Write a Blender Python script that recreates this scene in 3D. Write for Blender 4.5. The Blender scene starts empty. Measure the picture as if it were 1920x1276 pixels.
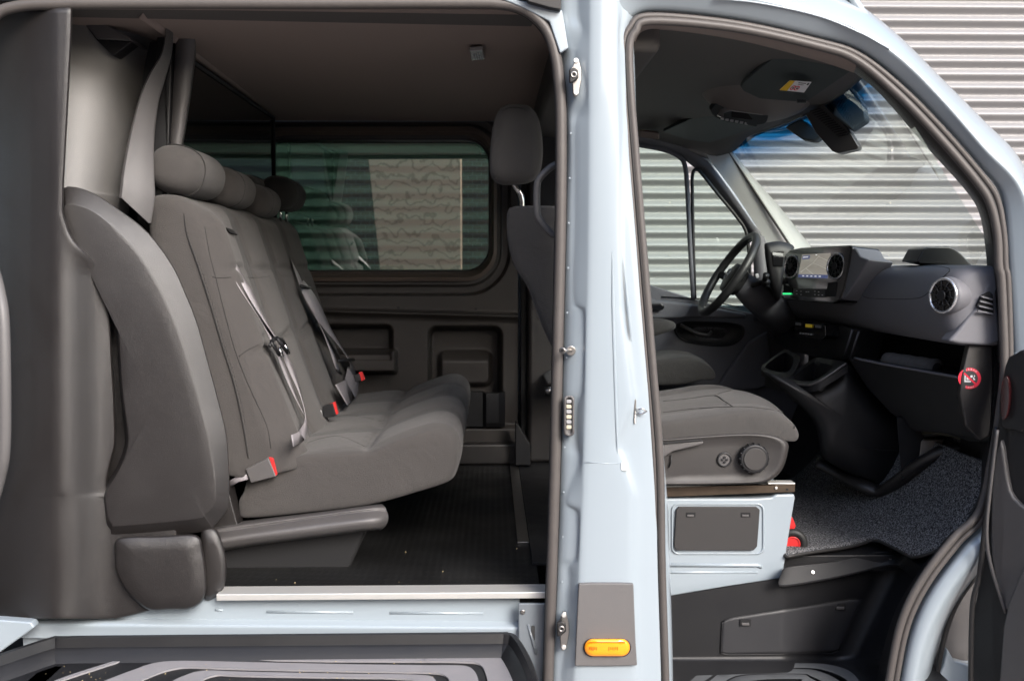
import bpy, bmesh, math, random
from mathutils import Vector, Matrix
random.seed(7)
D = bpy.data
SC = bpy.context.scene
COL = SC.collection

# ------------------------------------------------------------------ camera
F = 1815.0
CZ = 1.45
CAM = Vector((0, -2.2, CZ))
yaw = math.atan(40 / F); pit = math.atan(138 / F)
fw = Vector((math.sin(yaw) * math.cos(pit), math.cos(yaw) * math.cos(pit), -math.sin(pit)))
rt = Vector((math.cos(yaw), -math.sin(yaw), 0)); up = rt.cross(fw)
cd = D.cameras.new('camera'); cam = D.objects.new('camera', cd); COL.objects.link(cam)
cam.matrix_world = Matrix(((rt.x, up.x, -fw.x, CAM.x), (rt.y, up.y, -fw.y, CAM.y), (rt.z, up.z, -fw.z, CAM.z), (0, 0, 0, 1)))
cd.sensor_width = 36; cd.lens = F / 1920 * 36; cd.clip_start = 0.05; cd.clip_end = 300
cd.dof.use_dof = True; cd.dof.focus_distance = 2.75; cd.dof.aperture_fstop = 6.3
SC.camera = cam

# ------------------------------------------------------------------ light
w = D.worlds.new('World'); SC.world = w; w.use_nodes = True
nt = w.node_tree; nt.nodes.clear()
sky = nt.nodes.new('ShaderNodeTexSky'); sky.sky_type = 'NISHITA'; sky.sun_disc = False
SUN_EL, SUN_AZ = 33, 150          # azimuth clockwise from +Y
sky.sun_elevation = math.radians(SUN_EL); sky.sun_rotation = math.radians(SUN_AZ)
sky.air_density = 1.0; sky.dust_density = 2.6; sky.ozone_density = 0.8
bg = nt.nodes.new('ShaderNodeBackground'); bg.inputs[1].default_value = 0.15
wo = nt.nodes.new('ShaderNodeOutputWorld')
nt.links.new(sky.outputs[0], bg.inputs[0]); nt.links.new(bg.outputs[0], wo.inputs[0])
sd = D.lights.new('sun', 'SUN'); sd.energy = 1.3; sd.angle = math.radians(24); sd.color = (1, 0.99, 0.98)
so = D.objects.new('sun', sd); COL.objects.link(so)
e, a = math.radians(SUN_EL), math.radians(SUN_AZ)
sdir = Vector((math.sin(a) * math.cos(e), math.cos(a) * math.cos(e), math.sin(e)))
so.rotation_euler = sdir.to_track_quat('Z', 'Y').to_euler(); so.location = (0, -6, 8)
SC.view_settings.view_transform = 'Standard'; SC.view_settings.look = 'None'
SC.view_settings.exposure = 1.5; SC.view_settings.gamma = 1; SC.view_settings.use_curve_mapping = False
try:
    SC.cycles.max_bounces = 10; SC.cycles.transparent_max_bounces = 16
except Exception: pass

# ------------------------------------------------------------------ picture -> place
def ray(px, py): return fw * F + rt * (px - 960) - up * (py - 638)
def PY(px, py, Y):
    d = ray(px, py); return CAM + d * ((Y - CAM.y) / d.y)
def PX(px, py, X):
    d = ray(px, py); return CAM + d * ((X - CAM.x) / d.x)
def PZ(px, py, Z):
    d = ray(px, py); return CAM + d * ((Z + CZ - CAM.z) / d.z)
def PP(px, py, p0, n):
    d = ray(px, py); return CAM + d * ((p0 - CAM).dot(n) / d.dot(n))
def V(x, y, z): return Vector((x, y, z + CZ))      # z relative to the camera's height

# ------------------------------------------------------------------ materials
MATS = {}
def mat(name, col, rough=0.5, metal=0.0, bump=0.0, bscale=400, coat=0.0, var=0.0, vscale=8, sheen=0.0, ior=1.5, emit=None, spec=0.5, rvar=0.0):
    m = D.materials.new(name); m.use_nodes = True; n = m.node_tree.nodes; l = m.node_tree.links
    b = n['Principled BSDF']
    b.inputs['Base Color'].default_value = (*col, 1); b.inputs['Roughness'].default_value = rough
    b.inputs['Metallic'].default_value = metal; b.inputs['IOR'].default_value = ior
    b.inputs['Coat Weight'].default_value = coat; b.inputs['Coat Roughness'].default_value = 0.06
    b.inputs['Sheen Weight'].default_value = sheen; b.inputs['Specular IOR Level'].default_value = spec
    if emit: b.inputs['Emission Color'].default_value = (*emit[0], 1); b.inputs['Emission Strength'].default_value = emit[1]
    tc = n.new('ShaderNodeTexCoord')
    if bump:
        t = n.new('ShaderNodeTexNoise'); t.inputs['Scale'].default_value = bscale; t.inputs['Detail'].default_value = 3
        l.new(tc.outputs['Object'], t.inputs['Vector'])
        bp = n.new('ShaderNodeBump'); bp.inputs['Strength'].default_value = bump; bp.inputs['Distance'].default_value = 0.002
        l.new(t.outputs['Fac'], bp.inputs['Height']); l.new(bp.outputs['Normal'], b.inputs['Normal'])
    if var:
        t = n.new('ShaderNodeTexNoise'); t.inputs['Scale'].default_value = vscale; t.inputs['Detail'].default_value = 6
        l.new(tc.outputs['Object'], t.inputs['Vector'])
        mx = n.new('ShaderNodeMix'); mx.data_type = 'RGBA'
        mx.inputs[6].default_value = (*[c * (1 - var) for c in col], 1); mx.inputs[7].default_value = (*[min(1, c * (1 + var)) for c in col], 1)
        l.new(t.outputs['Fac'], mx.inputs[0]); l.new(mx.outputs[2], b.inputs['Base Color'])
    if rvar:
        t = n.new('ShaderNodeTexNoise'); t.inputs['Scale'].default_value = 11; t.inputs['Detail'].default_value = 5
        l.new(tc.outputs['Object'], t.inputs['Vector'])
        mr = n.new('ShaderNodeMapRange'); mr.inputs[1].default_value = .3; mr.inputs[2].default_value = .7
        mr.inputs[3].default_value = max(.03, rough - rvar); mr.inputs[4].default_value = rough + rvar
        l.new(t.outputs['Fac'], mr.inputs[0]); l.new(mr.outputs[0], b.inputs['Roughness'])
    MATS[name] = m; return m

PAINT = mat('paint', (0.31, 0.36, 0.40), 0.28, coat=0.8, var=0.03, vscale=3)
PLAST = mat('moulded_plastic', (0.019, 0.0165, 0.016), 0.36, bump=0.45, bscale=900, var=0.12, vscale=5, rvar=.05, spec=.8)
PANEL_SHEEN = mat('upper_panel_sheen', (0.15, 0.145, 0.14), 0.42, bump=0.6, bscale=700, var=0.06, spec=.8)  # grained trim plastic, its bright sheen put into a paler base colour
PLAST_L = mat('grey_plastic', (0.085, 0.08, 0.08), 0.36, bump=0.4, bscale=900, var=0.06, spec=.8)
PLAST_B = mat('black_plastic', (0.010, 0.010, 0.0115), 0.45, bump=0.25, bscale=900, var=0.15, rvar=.05)
PLAST_DASH = mat('dash_plastic', (0.135, 0.135, 0.15), 0.5, bump=0.3, bscale=1100, var=0.05)
PLAST_S = mat('side_trim_plastic', (0.048, 0.043, 0.040), 0.38, bump=0.3, bscale=900, var=0.12, vscale=5, rvar=.05)
SEATP = mat('seat_plastic', (0.040, 0.037, 0.036), 0.42, bump=.35, bscale=900, rvar=.04)
VOID = mat('dark_lining', (0.008, 0.008, 0.009), 0.8)
RUBBER = mat('seal_rubber', (0.085, 0.076, 0.072), 0.5, bump=0.1, bscale=300, var=0.12, vscale=30)
RUBBER_D = mat('dark_rubber', (0.02, 0.019, 0.019), 0.5, bump=0.1, bscale=300)
GLOSSB = mat('gloss_black', (0.008, 0.008, 0.009), 0.08, coat=0.5)
CHROME = mat('chrome', (0.8, 0.8, 0.8), 0.12, metal=1.0)
STEEL = mat('steel', (0.42, 0.40, 0.38), 0.35, metal=1.0, var=.15, vscale=40)
ALU = mat('aluminium', (0.78, 0.77, 0.74), 0.38, metal=0.6, var=.06, vscale=20)
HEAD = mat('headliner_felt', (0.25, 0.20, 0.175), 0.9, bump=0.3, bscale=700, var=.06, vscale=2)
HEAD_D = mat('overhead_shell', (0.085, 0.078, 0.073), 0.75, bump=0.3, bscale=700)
VISOR = mat('visor_vinyl', (0.045, 0.055, 0.057), 0.6, bump=0.2, bscale=700)
RED = mat('red_plastic', (0.62, 0.03, 0.03), 0.3, coat=.3)
AMBER = mat('amber_lens', (0.9, 0.30, 0.01), 0.12, coat=0.8, emit=((1, .33, .0), 0.10))
WHITE = mat('white_print', (0.75, 0.75, 0.75), 0.5)
YELLOW = mat('yellow_print', (0.8, 0.5, 0.03), 0.5)
INK = mat('dark_print', (0.05, 0.05, 0.05), 0.5)
REDP = mat('red_print', (0.75, 0.03, 0.06), 0.5)
GREY_GRIP = mat('grip_band', (0.25, 0.24, 0.25), 0.8, bump=0.6, bscale=1400, var=.12, vscale=14)
BELT = mat('belt_webbing', (0.30, 0.28, 0.295), 0.35, bump=0.4, bscale=1500)
LEATHER = mat('leather', (0.025, 0.025, 0.026), 0.42, bump=0.15, bscale=500)
SILVER = mat('satin_plastic', (0.42, 0.42, 0.43), 0.35, metal=.3)

def fabric(name, c):
    m = mat(name, c, 0.92, sheen=0.12, var=0.10, vscale=6)
    n = m.node_tree.nodes; l = m.node_tree.links; b = n['Principled BSDF']
    tc = n['Texture Coordinate'] if 'Texture Coordinate' in n else n.new('ShaderNodeTexCoord')
    vo = n.new('ShaderNodeTexNoise'); vo.inputs['Scale'].default_value = 650; vo.inputs['Detail'].default_value = 2
    wr = n.new('ShaderNodeTexNoise'); wr.inputs['Scale'].default_value = 9; wr.inputs['Detail'].default_value = 3; wr.inputs['Distortion'].default_value = .6
    l.new(tc.outputs['Object'], vo.inputs['Vector']); l.new(tc.outputs['Object'], wr.inputs['Vector'])
    b1 = n.new('ShaderNodeBump'); b1.inputs['Strength'].default_value = .8; b1.inputs['Distance'].default_value = .002
    b2 = n.new('ShaderNodeBump'); b2.inputs['Strength'].default_value = .5; b2.inputs['Distance'].default_value = .012
    l.new(vo.outputs['Fac'], b1.inputs['Height']); l.new(wr.outputs['Fac'], b2.inputs['Height'])
    l.new(b1.outputs['Normal'], b2.inputs['Normal']); l.new(b2.outputs['Normal'], b.inputs['Normal'])
    return m
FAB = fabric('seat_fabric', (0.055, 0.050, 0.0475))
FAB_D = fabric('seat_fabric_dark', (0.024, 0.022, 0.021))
FAB_C = fabric('cab_fabric', (0.054, 0.051, 0.049))

def glass(name, tint, f0=0.06, band=None, rough=0.0):
    m = D.materials.new(name); m.use_nodes = True; n = m.node_tree.nodes; l = m.node_tree.links; n.clear()
    o = n.new('ShaderNodeOutputMaterial'); t = n.new('ShaderNodeBsdfTransparent'); g = n.new('ShaderNodeBsdfGlossy')
    t.inputs[0].default_value = (*tint, 1); g.inputs['Roughness'].default_value = rough; g.inputs[0].default_value = (1, 1, 1, 1)
    ge = n.new('ShaderNodeNewGeometry'); dt = n.new('ShaderNodeVectorMath'); dt.operation = 'DOT_PRODUCT'
    l.new(ge.outputs['Normal'], dt.inputs[0]); l.new(ge.outputs['Incoming'], dt.inputs[1])
    def mth(op, a_, b_=None):
        q = n.new('ShaderNodeMath'); q.operation = op
        for k_, x_ in enumerate((a_, b_)):
            if x_ is None: continue
            if isinstance(x_, (int, float)): q.inputs[k_].default_value = x_
            else: l.new(x_, q.inputs[k_])
        return q.outputs[0]
    ab_ = mth('ABSOLUTE', dt.outputs['Value']); om = mth('SUBTRACT', 1.0, ab_); pw = mth('POWER', om, 5.0)
    fr_ = mth('ADD', mth('MULTIPLY', pw, 1 - f0), f0)
    mx = n.new('ShaderNodeMixShader'); l.new(fr_, mx.inputs[0]); l.new(t.outputs[0], mx.inputs[1]); l.new(g.outputs[0], mx.inputs[2])
    l.new(mx.outputs[0], o.inputs[0])
    if band:
        tc = n.new('ShaderNodeTexCoord'); sx = n.new('ShaderNodeSeparateXYZ'); l.new(tc.outputs['Object'], sx.inputs[0])
        mr = n.new('ShaderNodeMapRange'); mr.inputs[1].default_value = band[0]; mr.inputs[2].default_value = band[1]
        l.new(sx.outputs[2], mr.inputs[0])
        mc = n.new('ShaderNodeMix'); mc.data_type = 'RGBA'; mc.inputs[6].default_value = (*tint, 1); mc.inputs[7].default_value = (*band[2], 1)
        l.new(mr.outputs[0], mc.inputs[0]); l.new(mc.outputs[2], t.inputs[0])
    return m
TINT = glass('privacy_glass', (0.22, 0.32, 0.27), 0.30)
CLEAR = glass('side_glass', (0.87, 0.94, 0.90), 0.05)
SCREENG = glass('windscreen_glass', (0.87, 0.94, 0.90), 0.06, band=(CZ + 0.35, CZ + 0.45, (0.01, 0.16, 0.40)))
DARKG = mat('dark_glass', (0.006, 0.007, 0.007), 0.02, ior=2.3)

def carpet_mat():
    m = mat('cab_carpet', (0.03, 0.03, 0.034), 0.95)
    n = m.node_tree.nodes; l = m.node_tree.links; b = n['Principled BSDF']; tc = n['Texture Coordinate']
    v = n.new('ShaderNodeTexNoise'); v.inputs['Scale'].default_value = 230; v.inputs['Detail'].default_value = 2; v.inputs['Roughness'].default_value = .7
    l.new(tc.outputs['Object'], v.inputs['Vector'])
    r = n.new('ShaderNodeValToRGB'); r.color_ramp.elements[0].position = .42; r.color_ramp.elements[0].color = (.012, .012, .015, 1)
    r.color_ramp.elements[1].position = .72; r.color_ramp.elements[1].color = (.36, .36, .365, 1)
    l.new(v.outputs['Fac'], r.inputs[0]); l.new(r.outputs[0], b.inputs['Base Color'])
    bp = n.new('ShaderNodeBump'); bp.inputs['Strength'].default_value = 1; bp.inputs['Distance'].default_value = .004
    l.new(v.outputs['Fac'], bp.inputs['Height']); l.new(bp.outputs['Normal'], b.inputs['Normal']); return m
CARPET = carpet_mat()
def rubber_floor_mat():
    m = mat('floor_rubber', (0.008, 0.008, 0.008), 0.45)
    n = m.node_tree.nodes; l = m.node_tree.links; b = n['Principled BSDF']; tc = n['Texture Coordinate']
    mp = n.new('ShaderNodeMapping'); mp.inputs['Scale'].default_value = (1, 1, 1); l.new(tc.outputs['Object'], mp.inputs[0])
    w1 = n.new('ShaderNodeTexWave'); w1.bands_direction = 'X'; w1.inputs['Scale'].default_value = 16; w1.inputs['Distortion'].default_value = 0
    w2 = n.new('ShaderNodeTexWave'); w2.bands_direction = 'Y'; w2.inputs['Scale'].default_value = 30; w2.inputs['Distortion'].default_value = 1.0
    l.new(mp.outputs[0], w1.inputs[0]); l.new(mp.outputs[0], w2.inputs[0])
    mu = n.new('ShaderNodeMath'); mu.operation = 'MULTIPLY'; l.new(w1.outputs['Fac'], mu.inputs[0]); l.new(w2.outputs['Fac'], mu.inputs[1])
    bp = n.new('ShaderNodeBump'); bp.inputs['Strength'].default_value = .5; bp.inputs['Distance'].default_value = .002
    l.new(mu.outputs[0], bp.inputs['Height']); l.new(bp.outputs['Normal'], b.inputs['Normal'])
    nz = n.new('ShaderNodeTexNoise'); nz.inputs['Scale'].default_value = 5; nz.inputs['Detail'].default_value = 6
    l.new(tc.outputs['Object'], nz.inputs['Vector'])
    mr = n.new('ShaderNodeMapRange'); mr.inputs[1].default_value = .35; mr.inputs[2].default_value = .7; mr.inputs[3].default_value = .35; mr.inputs[4].default_value = .6
    l.new(nz.outputs['Fac'], mr.inputs[0]); l.new(mr.outputs[0], b.inputs['Roughness']); return m
FLOORM = rubber_floor_mat()

# ------------------------------------------------------------------ builders
def sstep(a_, b_, x):
    t = max(0, min(1, (x - a_) / (b_ - a_))); return t * t * (3 - 2 * t)
def finish(name, me, m, parent, smooth=True, angle=None):
    if smooth:
        for p in me.polygons: p.use_smooth = True
        if angle: me.set_sharp_from_angle(angle=math.radians(angle))
    mm = m if isinstance(m, (list, tuple)) else [m]
    for x in mm: me.materials.append(x)
    o = D.objects.new(name, me); COL.objects.link(o)
    if parent is not None:
        o.parent = parent
        if parent.parent is None: o.location = -parent.location if parent.type == 'EMPTY' else (0, 0, 0)
    return o
def top(o, label, cat, group=None, kind=None):
    """give a top-level mesh an origin at its base"""
    vs = [v.co.copy() for v in o.data.vertices]
    c = Vector(((min(v.x for v in vs) + max(v.x for v in vs)) / 2, (min(v.y for v in vs) + max(v.y for v in vs)) / 2, min(v.z for v in vs)))
    kids = [k for k in D.objects if k.parent == o]
    o.data.transform(Matrix.Translation(-c)); o.location = c
    for k in kids: k.location = k.location - c
    tag(o, label, cat, group, kind); return o
def tag(o, label, cat=None, group=None, kind=None):
    o['label'] = label
    if cat: o['category'] = cat
    if group: o['group'] = group
    if kind: o['kind'] = kind
def mods(o, bevel=0, seg=3, sub=0, solid=0, wn=True, off=-1):
    if solid:
        s = o.modifiers.new('s', 'SOLIDIFY'); s.thickness = solid; s.offset = off
    if bevel:
        b = o.modifiers.new('b', 'BEVEL'); b.width = bevel; b.segments = seg; b.limit_method = 'ANGLE'; b.angle_limit = math.radians(28)
        if wn:
            x = o.modifiers.new('w', 'WEIGHTED_NORMAL'); x.keep_sharp = False
    if sub:
        s = o.modifiers.new('u', 'SUBSURF'); s.levels = sub; s.render_levels = sub
    return o
def mesh(name, verts, faces):
    me = D.meshes.new(name); me.from_pydata([tuple(v) for v in verts], [], faces); me.validate(); me.update()
    bm = bmesh.new(); bm.from_mesh(me); bmesh.ops.recalc_face_normals(bm, faces=bm.faces); bm.to_mesh(me); bm.free()
    return me
def cr(pts, n=6, closed=False):
    """Catmull-Rom through points (tuples of any length)"""
    out = []; N = len(pts)
    rng = range(N) if closed else range(N - 1)
    for i in rng:
        p0 = pts[(i - 1) % N] if closed or i > 0 else pts[0]
        p1 = pts[i]; p2 = pts[(i + 1) % N]
        p3 = pts[(i + 2) % N] if closed or i + 2 < N else pts[-1]
        for k in range(n):
            t = k / n
            out.append(tuple(0.5 * (2 * b + (c - a) * t + (2 * a - 5 * b + 4 * c - d) * t * t + (-a + 3 * b - 3 * c + d) * t ** 3)
                             for a, b, c, d in zip(p0, p1, p2, p3)))
    if not closed: out.append(tuple(pts[-1]))
    return out
def resample(pts, n, closed=False):
    P = [tuple(p) for p in pts] + ([tuple(pts[0])] if closed else [])
    L = [0]
    for a, b in zip(P, P[1:]): L.append(L[-1] + math.dist(a, b))
    out = []; m = n if closed else n - 1
    for i in range(n):
        s = L[-1] * i / m; j = 0
        while j < len(L) - 2 and L[j + 1] < s: j += 1
        t = (s - L[j]) / max(1e-9, L[j + 1] - L[j]); t = min(1, max(0, t))
        out.append(tuple(a + (b - a) * t for a, b in zip(P[j], P[j + 1])))
    return out
def w3(pts, Y=None):
    r = []
    for p in pts:
        if isinstance(p, Vector): r.append(p)
        elif len(p) == 3: r.append(PY(p[0], p[1], p[2]))
        else: r.append(PY(p[0], p[1], Y))
    return r
def prism(name, pts, ext, m, parent, Y=None, bevel=0.004, seg=3, sub=0):
    """polygon (pixels at depth Y, or 3-D points) pushed along ext"""
    a = w3(pts, Y); e_ = Vector(ext) if not isinstance(ext, (int, float)) else Vector((0, ext, 0))
    n = len(a); v = a + [p + e_ for p in a]
    f = [list(range(n)), list(range(2 * n - 1, n - 1, -1))] + [[i, (i + 1) % n, n + (i + 1) % n, n + i] for i in range(n)]
    o = finish(name, mesh(name, v, f), m, parent, angle=None if bevel or sub else 30); mods(o, bevel, seg, sub); return o
def loft(name, rows, m, parent, closed_u=False, caps=False, sub=0, solid=0, angle=None, matf=None, closed_v=False, off=-1):
    rows = [list(r) for r in rows]; nu = len(rows[0]); nv = len(rows)
    v = [p for r in rows for p in r]; f = []; mi = []
    for j in range(nv if closed_v else nv - 1):
        for i in range(nu if closed_u else nu - 1):
            i2 = (i + 1) % nu; j2 = (j + 1) % nv
            f.append([j * nu + i, j * nu + i2, j2 * nu + i2, j2 * nu + i]); mi.append(matf(i, j) if matf else 0)
    if caps:
        f.append([i for i in range(nu)][::-1]); f.append([(nv - 1) * nu + i for i in range(nu)]); mi += [0, 0]
    me = D.meshes.new(name); me.from_pydata([tuple(p) for p in v], [], f)
    bm = bmesh.new(); bm.from_mesh(me); bmesh.ops.recalc_face_normals(bm, faces=bm.faces); bm.to_mesh(me); bm.free()
    o = finish(name, me, m, parent, angle=angle)
    if matf:
        for p, k in zip(me.polygons, mi): p.material_index = k
    mods(o, 0, sub=sub, solid=solid, off=off); return o
def rings(name, outlines, m, parent, cap=True, capback=False, sub=0, n=80, angle=None):
    """closed outlines [(pts, Y)], each resampled and joined in order; last one filled"""
    rows = []
    for pts, Y in outlines:
        q = resample(pts, n, True); rows.append(w3(q, Y))
    v = [p for r in rows for p in r]; f = []
    for j in range(len(rows) - 1):
        for i in range(n): f.append([j * n + i, j * n + (i + 1) % n, (j + 1) * n + (i + 1) % n, (j + 1) * n + i])
    if cap:
        c = sum(rows[-1], Vector()) / n; v.append(c); k = len(v) - 1; b0 = (len(rows) - 1) * n
        f += [[b0 + i, b0 + (i + 1) % n, k] for i in range(n)]
    if capback:
        c = sum(rows[0], Vector()) / n; v.append(c); k = len(v) - 1
        f += [[(i + 1) % n, i, k] for i in range(n)]
    o = finish(name, mesh(name, v, f), m, parent, angle=angle); mods(o, 0, sub=sub); return o
def scl(pts, s, c=None, dx=0, dy=0):
    if c is None: c = (sum(p[0] for p in pts) / len(pts), sum(p[1] for p in pts) / len(pts))
    return [(c[0] + (p[0] - c[0]) * s + dx, c[1] + (p[1] - c[1]) * s + dy) for p in pts]
def domed(name, pts, Y, prof, m, parent, c=None, **k):
    """prof: [(scale, dY)] from the rim inwards"""
    return rings(name, [(scl(pts, s, c), Y + dy) for s, dy in prof], m, parent, **k)
def tube(name, path, r, m, parent, n=12, flat=1.0, up_=Vector((0, 1, 0)), closed=False, caps=True):
    P = [Vector(p) for p in path]; rows = []
    for i, p in enumerate(P):
        a = P[(i - 1) % len(P)] if closed or i > 0 else P[0]; b = P[(i + 1) % len(P)] if closed or i < len(P) - 1 else P[-1]
        t = (b - a).normalized(); s = t.cross(up_)
        if s.length < 1e-4: s = t.cross(Vector((0, 0, 1)))
        s.normalize(); u = s.cross(t).normalized(); rr = r[i] if isinstance(r, (list, tuple)) else r
        rows.append([p + s * (math.cos(q) * rr) + u * (math.sin(q) * rr * flat) for q in [2 * math.pi * k / n for k in range(n)]])
    return loft(name, rows, m, parent, closed_u=True, caps=caps and not closed, closed_v=closed)
def ribbon(name, path, width, m, parent, wdir, th=0.0015):
    rows = []
    for i, p in enumerate(path):
        wd = wdir[i] if isinstance(wdir, list) else wdir
        rows.append([p - wd * width / 2, p + wd * width / 2])
    o = loft(name, rows, m, parent); mods(o, 0, solid=th, off=0); return o
def box(name, x0, x1, y0, y1, z0, z1, m, parent, bevel=0.003):
    return prism(name, [V(x0, y0, z0), V(x1, y0, z0), V(x1, y0, z1), V(x0, y0, z1)], (0, y1 - y0, 0), m, parent, bevel=bevel)
def disc(name, c, n, r, th, m, parent, seg=40, bevel=0.002, rx=None):
    n = n.normalized(); a = n.cross(Vector((0, 0, 1))).normalized(); b = a.cross(n)
    pts = [c + a * math.cos(t) * (rx or r) + b * math.sin(t) * r for t in [2 * math.pi * k / seg for k in range(seg)]]
    return prism(name, pts, n * th, m, parent, bevel=bevel, seg=2)
def torus(name, c, n, R, r, m, parent, N=48, k=12, Rx=None, flat=1.0):
    n = n.normalized(); a = n.cross(Vector((0, 0, 1))).normalized(); b = a.cross(n)
    return tube(name, [c + a * math.cos(t) * (Rx or R) + b * math.sin(t) * R for t in [2 * math.pi * i / N for i in range(N)]], r, m, parent, n=k, up_=n, closed=True, flat=flat)
def rrect(x0, y0, x1, y1, r, n=6):
    out = []
    for cx, cy, a0 in ((x1 - r, y0 + r, -90), (x1 - r, y1 - r, 0), (x0 + r, y1 - r, 90), (x0 + r, y0 + r, 180)):
        for k in range(n + 1):
            t = math.radians(a0 + 90 * k / n); out.append((cx + r * math.cos(t), cy + r * math.sin(t)))
    return out
def quadmap(q, u, v):
    """bilinear point of a 3-D quad (tl,tr,br,bl)"""
    return (q[0] * (1 - u) + q[1] * u) * (1 - v) + (q[3] * (1 - u) + q[2] * u) * v
def text_mesh(name, body, size, m, parent, origin, ax, ay, align='CENTER', proud=0.0005):
    cu = D.curves.new(name, 'FONT'); cu.body = body; cu.size = size; cu.align_x = align; cu.align_y = 'CENTER'
    to = D.objects.new('tmp', cu); COL.objects.link(to)
    dg = bpy.context.evaluated_depsgraph_get(); me = D.meshes.new_from_object(to.evaluated_get(dg))
    D.objects.remove(to)
    n = ax.cross(ay).normalized()
    for v in me.vertices: v.co = origin + ax * v.co.x + ay * v.co.y + n * proud
    return finish(name, me, m, parent, smooth=False)

# ================================================================== SETTING
g = mesh('ground', [(-60, -60, 0), (60, -60, 0), (60, 60, 0), (-60, 60, 0)], [[0, 1, 2, 3]])
GROUND = mat('paving', (0.25, 0.222, 0.205), 0.8, bump=.5, bscale=60, var=.25, vscale=3)
go = finish('ground', g, GROUND, None); go['kind'] = 'structure'

WALLM = mat('corrugated_sheet', (0.27, 0.265, 0.27), 0.5, metal=0.1, var=.05, vscale=1.2, rvar=.05)
WY = 3.5; per = 0.0765
zs = []; n = 12
rows = []
for i in range(int(4.6 / per) * n):
    z = 0.0 + i * per / n; ph = 2 * math.pi * (z + 0.012) / per
    yy = WY + 0.0195 * math.sin(ph)
    rows.append([Vector((x, yy + 0.0008 * math.sin(x * 2.1 + i * .013), z + .0008 * math.sin(x * 1.7))) for x in (-6, -3.8, -2.5, -1.2, 0, 1.2, 2.4, 3.6, 5, 7)])
cw = loft('corrugated_wall', rows, WALLM, None)
top(cw, 'silvery corrugated sheet wall standing beyond the van', 'wall')
scr = finish('screw', mesh('screw', *(lambda: (
    [Vector((x + dx, WY - .016, z + dz)) for x in (-1.9, 1.05, 2.35) for z in [0.6 + k * per * 4 for k in range(9)] for dx, dz in ((-.004, -.004), (.004, -.004), (.004, .004), (-.004, .004))],
    [[4 * k, 4 * k + 1, 4 * k + 2, 4 * k + 3] for k in range(27)]))()), STEEL, cw, smooth=False)
scr.location = -cw.location; scr['kind'] = 'stuff'

BRICK = mat('brown_brick', (0.10, 0.065, 0.05), 0.85, var=.2, vscale=2)
_n = BRICK.node_tree.nodes; _l = BRICK.node_tree.links
_b = _n.new('ShaderNodeTexBrick'); _b.inputs['Scale'].default_value = 4.0
_b.inputs['Color1'].default_value = (.10, .062, .047, 1); _b.inputs['Color2'].default_value = (.14, .085, .06, 1); _b.inputs['Mortar'].default_value = (.2, .18, .16, 1)
_mp = _n.new('ShaderNodeMapping'); _mp.inputs['Rotation'].default_value = (math.pi / 2, 0, 0)
_l.new(_n['Texture Coordinate'].outputs['Object'], _mp.inputs[0]); _l.new(_mp.outputs[0], _b.inputs[0]); _l.new(_b.outputs[0], _n['Principled BSDF'].inputs['Base Color'])
bb_ = prism('brick_building', [Vector((-14, -8, 0)), Vector((0.5, -8, 0)), Vector((0.5, -8, 6)), Vector((-14, -8, 6))], (0, -6, 0), BRICK, None, bevel=.02)
top(bb_, 'brown brick building on the camera side of the yard', 'building')

DARKBLOCKM = mat('dark_block_face', (0.022, 0.023, 0.028), 0.6, var=.15, vscale=2)
cl_ = prism('added_dark_block', [Vector((-5.5, -8, 0)), Vector((-5.5, 1.5, 0)), Vector((-5.5, 1.5, 6)), Vector((-5.5, -8, 6))], (-4, 0, 0), DARKBLOCKM, None, bevel=.02)  # unseen block, added so the left trim reflects something dark
top(cl_, 'dark block added out of view to darken reflections on the left trim', 'building')
gb_ = prism('added_low_block', [Vector((0.8, -9, 0)), Vector((14, -9, 0)), Vector((14, -9, 3.5)), Vector((0.8, -9, 3.5))], (0, -5, 0), mat('low_block_grey', (.12, .115, .11), .85, var=.15, vscale=2), None, bevel=.02)  # unseen block, added to hide the bright horizon from the glass reflections
top(gb_, 'low grey block added behind the camera to keep bright sky out of window reflections', 'building')
# stone pier behind the camera (seen only as a reflection in the far window)
STONE = mat('tan_stone', (0.70, 0.52, 0.36), 0.85, var=.2, vscale=2)
_n = STONE.node_tree.nodes; _l = STONE.node_tree.links
_tc = _n['Texture Coordinate']
_w = _n.new('ShaderNodeTexWave'); _w.bands_direction = 'Z'; _w.inputs['Scale'].default_value = 2.6; _w.inputs['Distortion'].default_value = 12; _w.inputs['Detail'].default_value = 5; _w.inputs['Detail Scale'].default_value = 2.2
_l.new(_tc.outputs['Object'], _w.inputs[0])
_r = _n.new('ShaderNodeValToRGB'); _r.color_ramp.elements[0].color = (.52, .34, .21, 1); _r.color_ramp.elements[1].color = (.85, .57, .36, 1); _r.color_ramp.elements[1].position = .25
_l.new(_w.outputs['Fac'], _r.inputs[0]); _l.new(_r.outputs[0], _n['Principled BSDF'].inputs['Base Color'])
sp = prism('stone_wall', [Vector((-1.12, -5.2, 0)), Vector((-.33, -5.2, 0)), Vector((-.33, -5.2, 3.6)), Vector((-1.38, -5.2, 3.6)), Vector((-1.36, -5.2, 2.6))], (0, -.4, 0), STONE, None, bevel=.01)
top(sp, 'tan stone wall mirrored in the far side window', 'wall')

# ================================================================== THE VAN
van = D.objects.new('van', None); COL.objects.link(van); van.location = (0.2, 0.85, 0)
tag(van, 'pale blue grey crew van with side doors open on seats and dashboard', 'van')

# ---- outer shell
box('roof', -2.6, 0.72, 0.10, 1.78, 0.66, 0.70, PAINT, van, .02)
loft('roof', [[V(.72, y, .70), V(.84, y, .64), V(.93 + .09 * (1 - ((y - .85) / .8) ** 2), y, .50)] for y in [.08 + k * .11 for k in range(15)]], PAINT, van, solid=.02)
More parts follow.
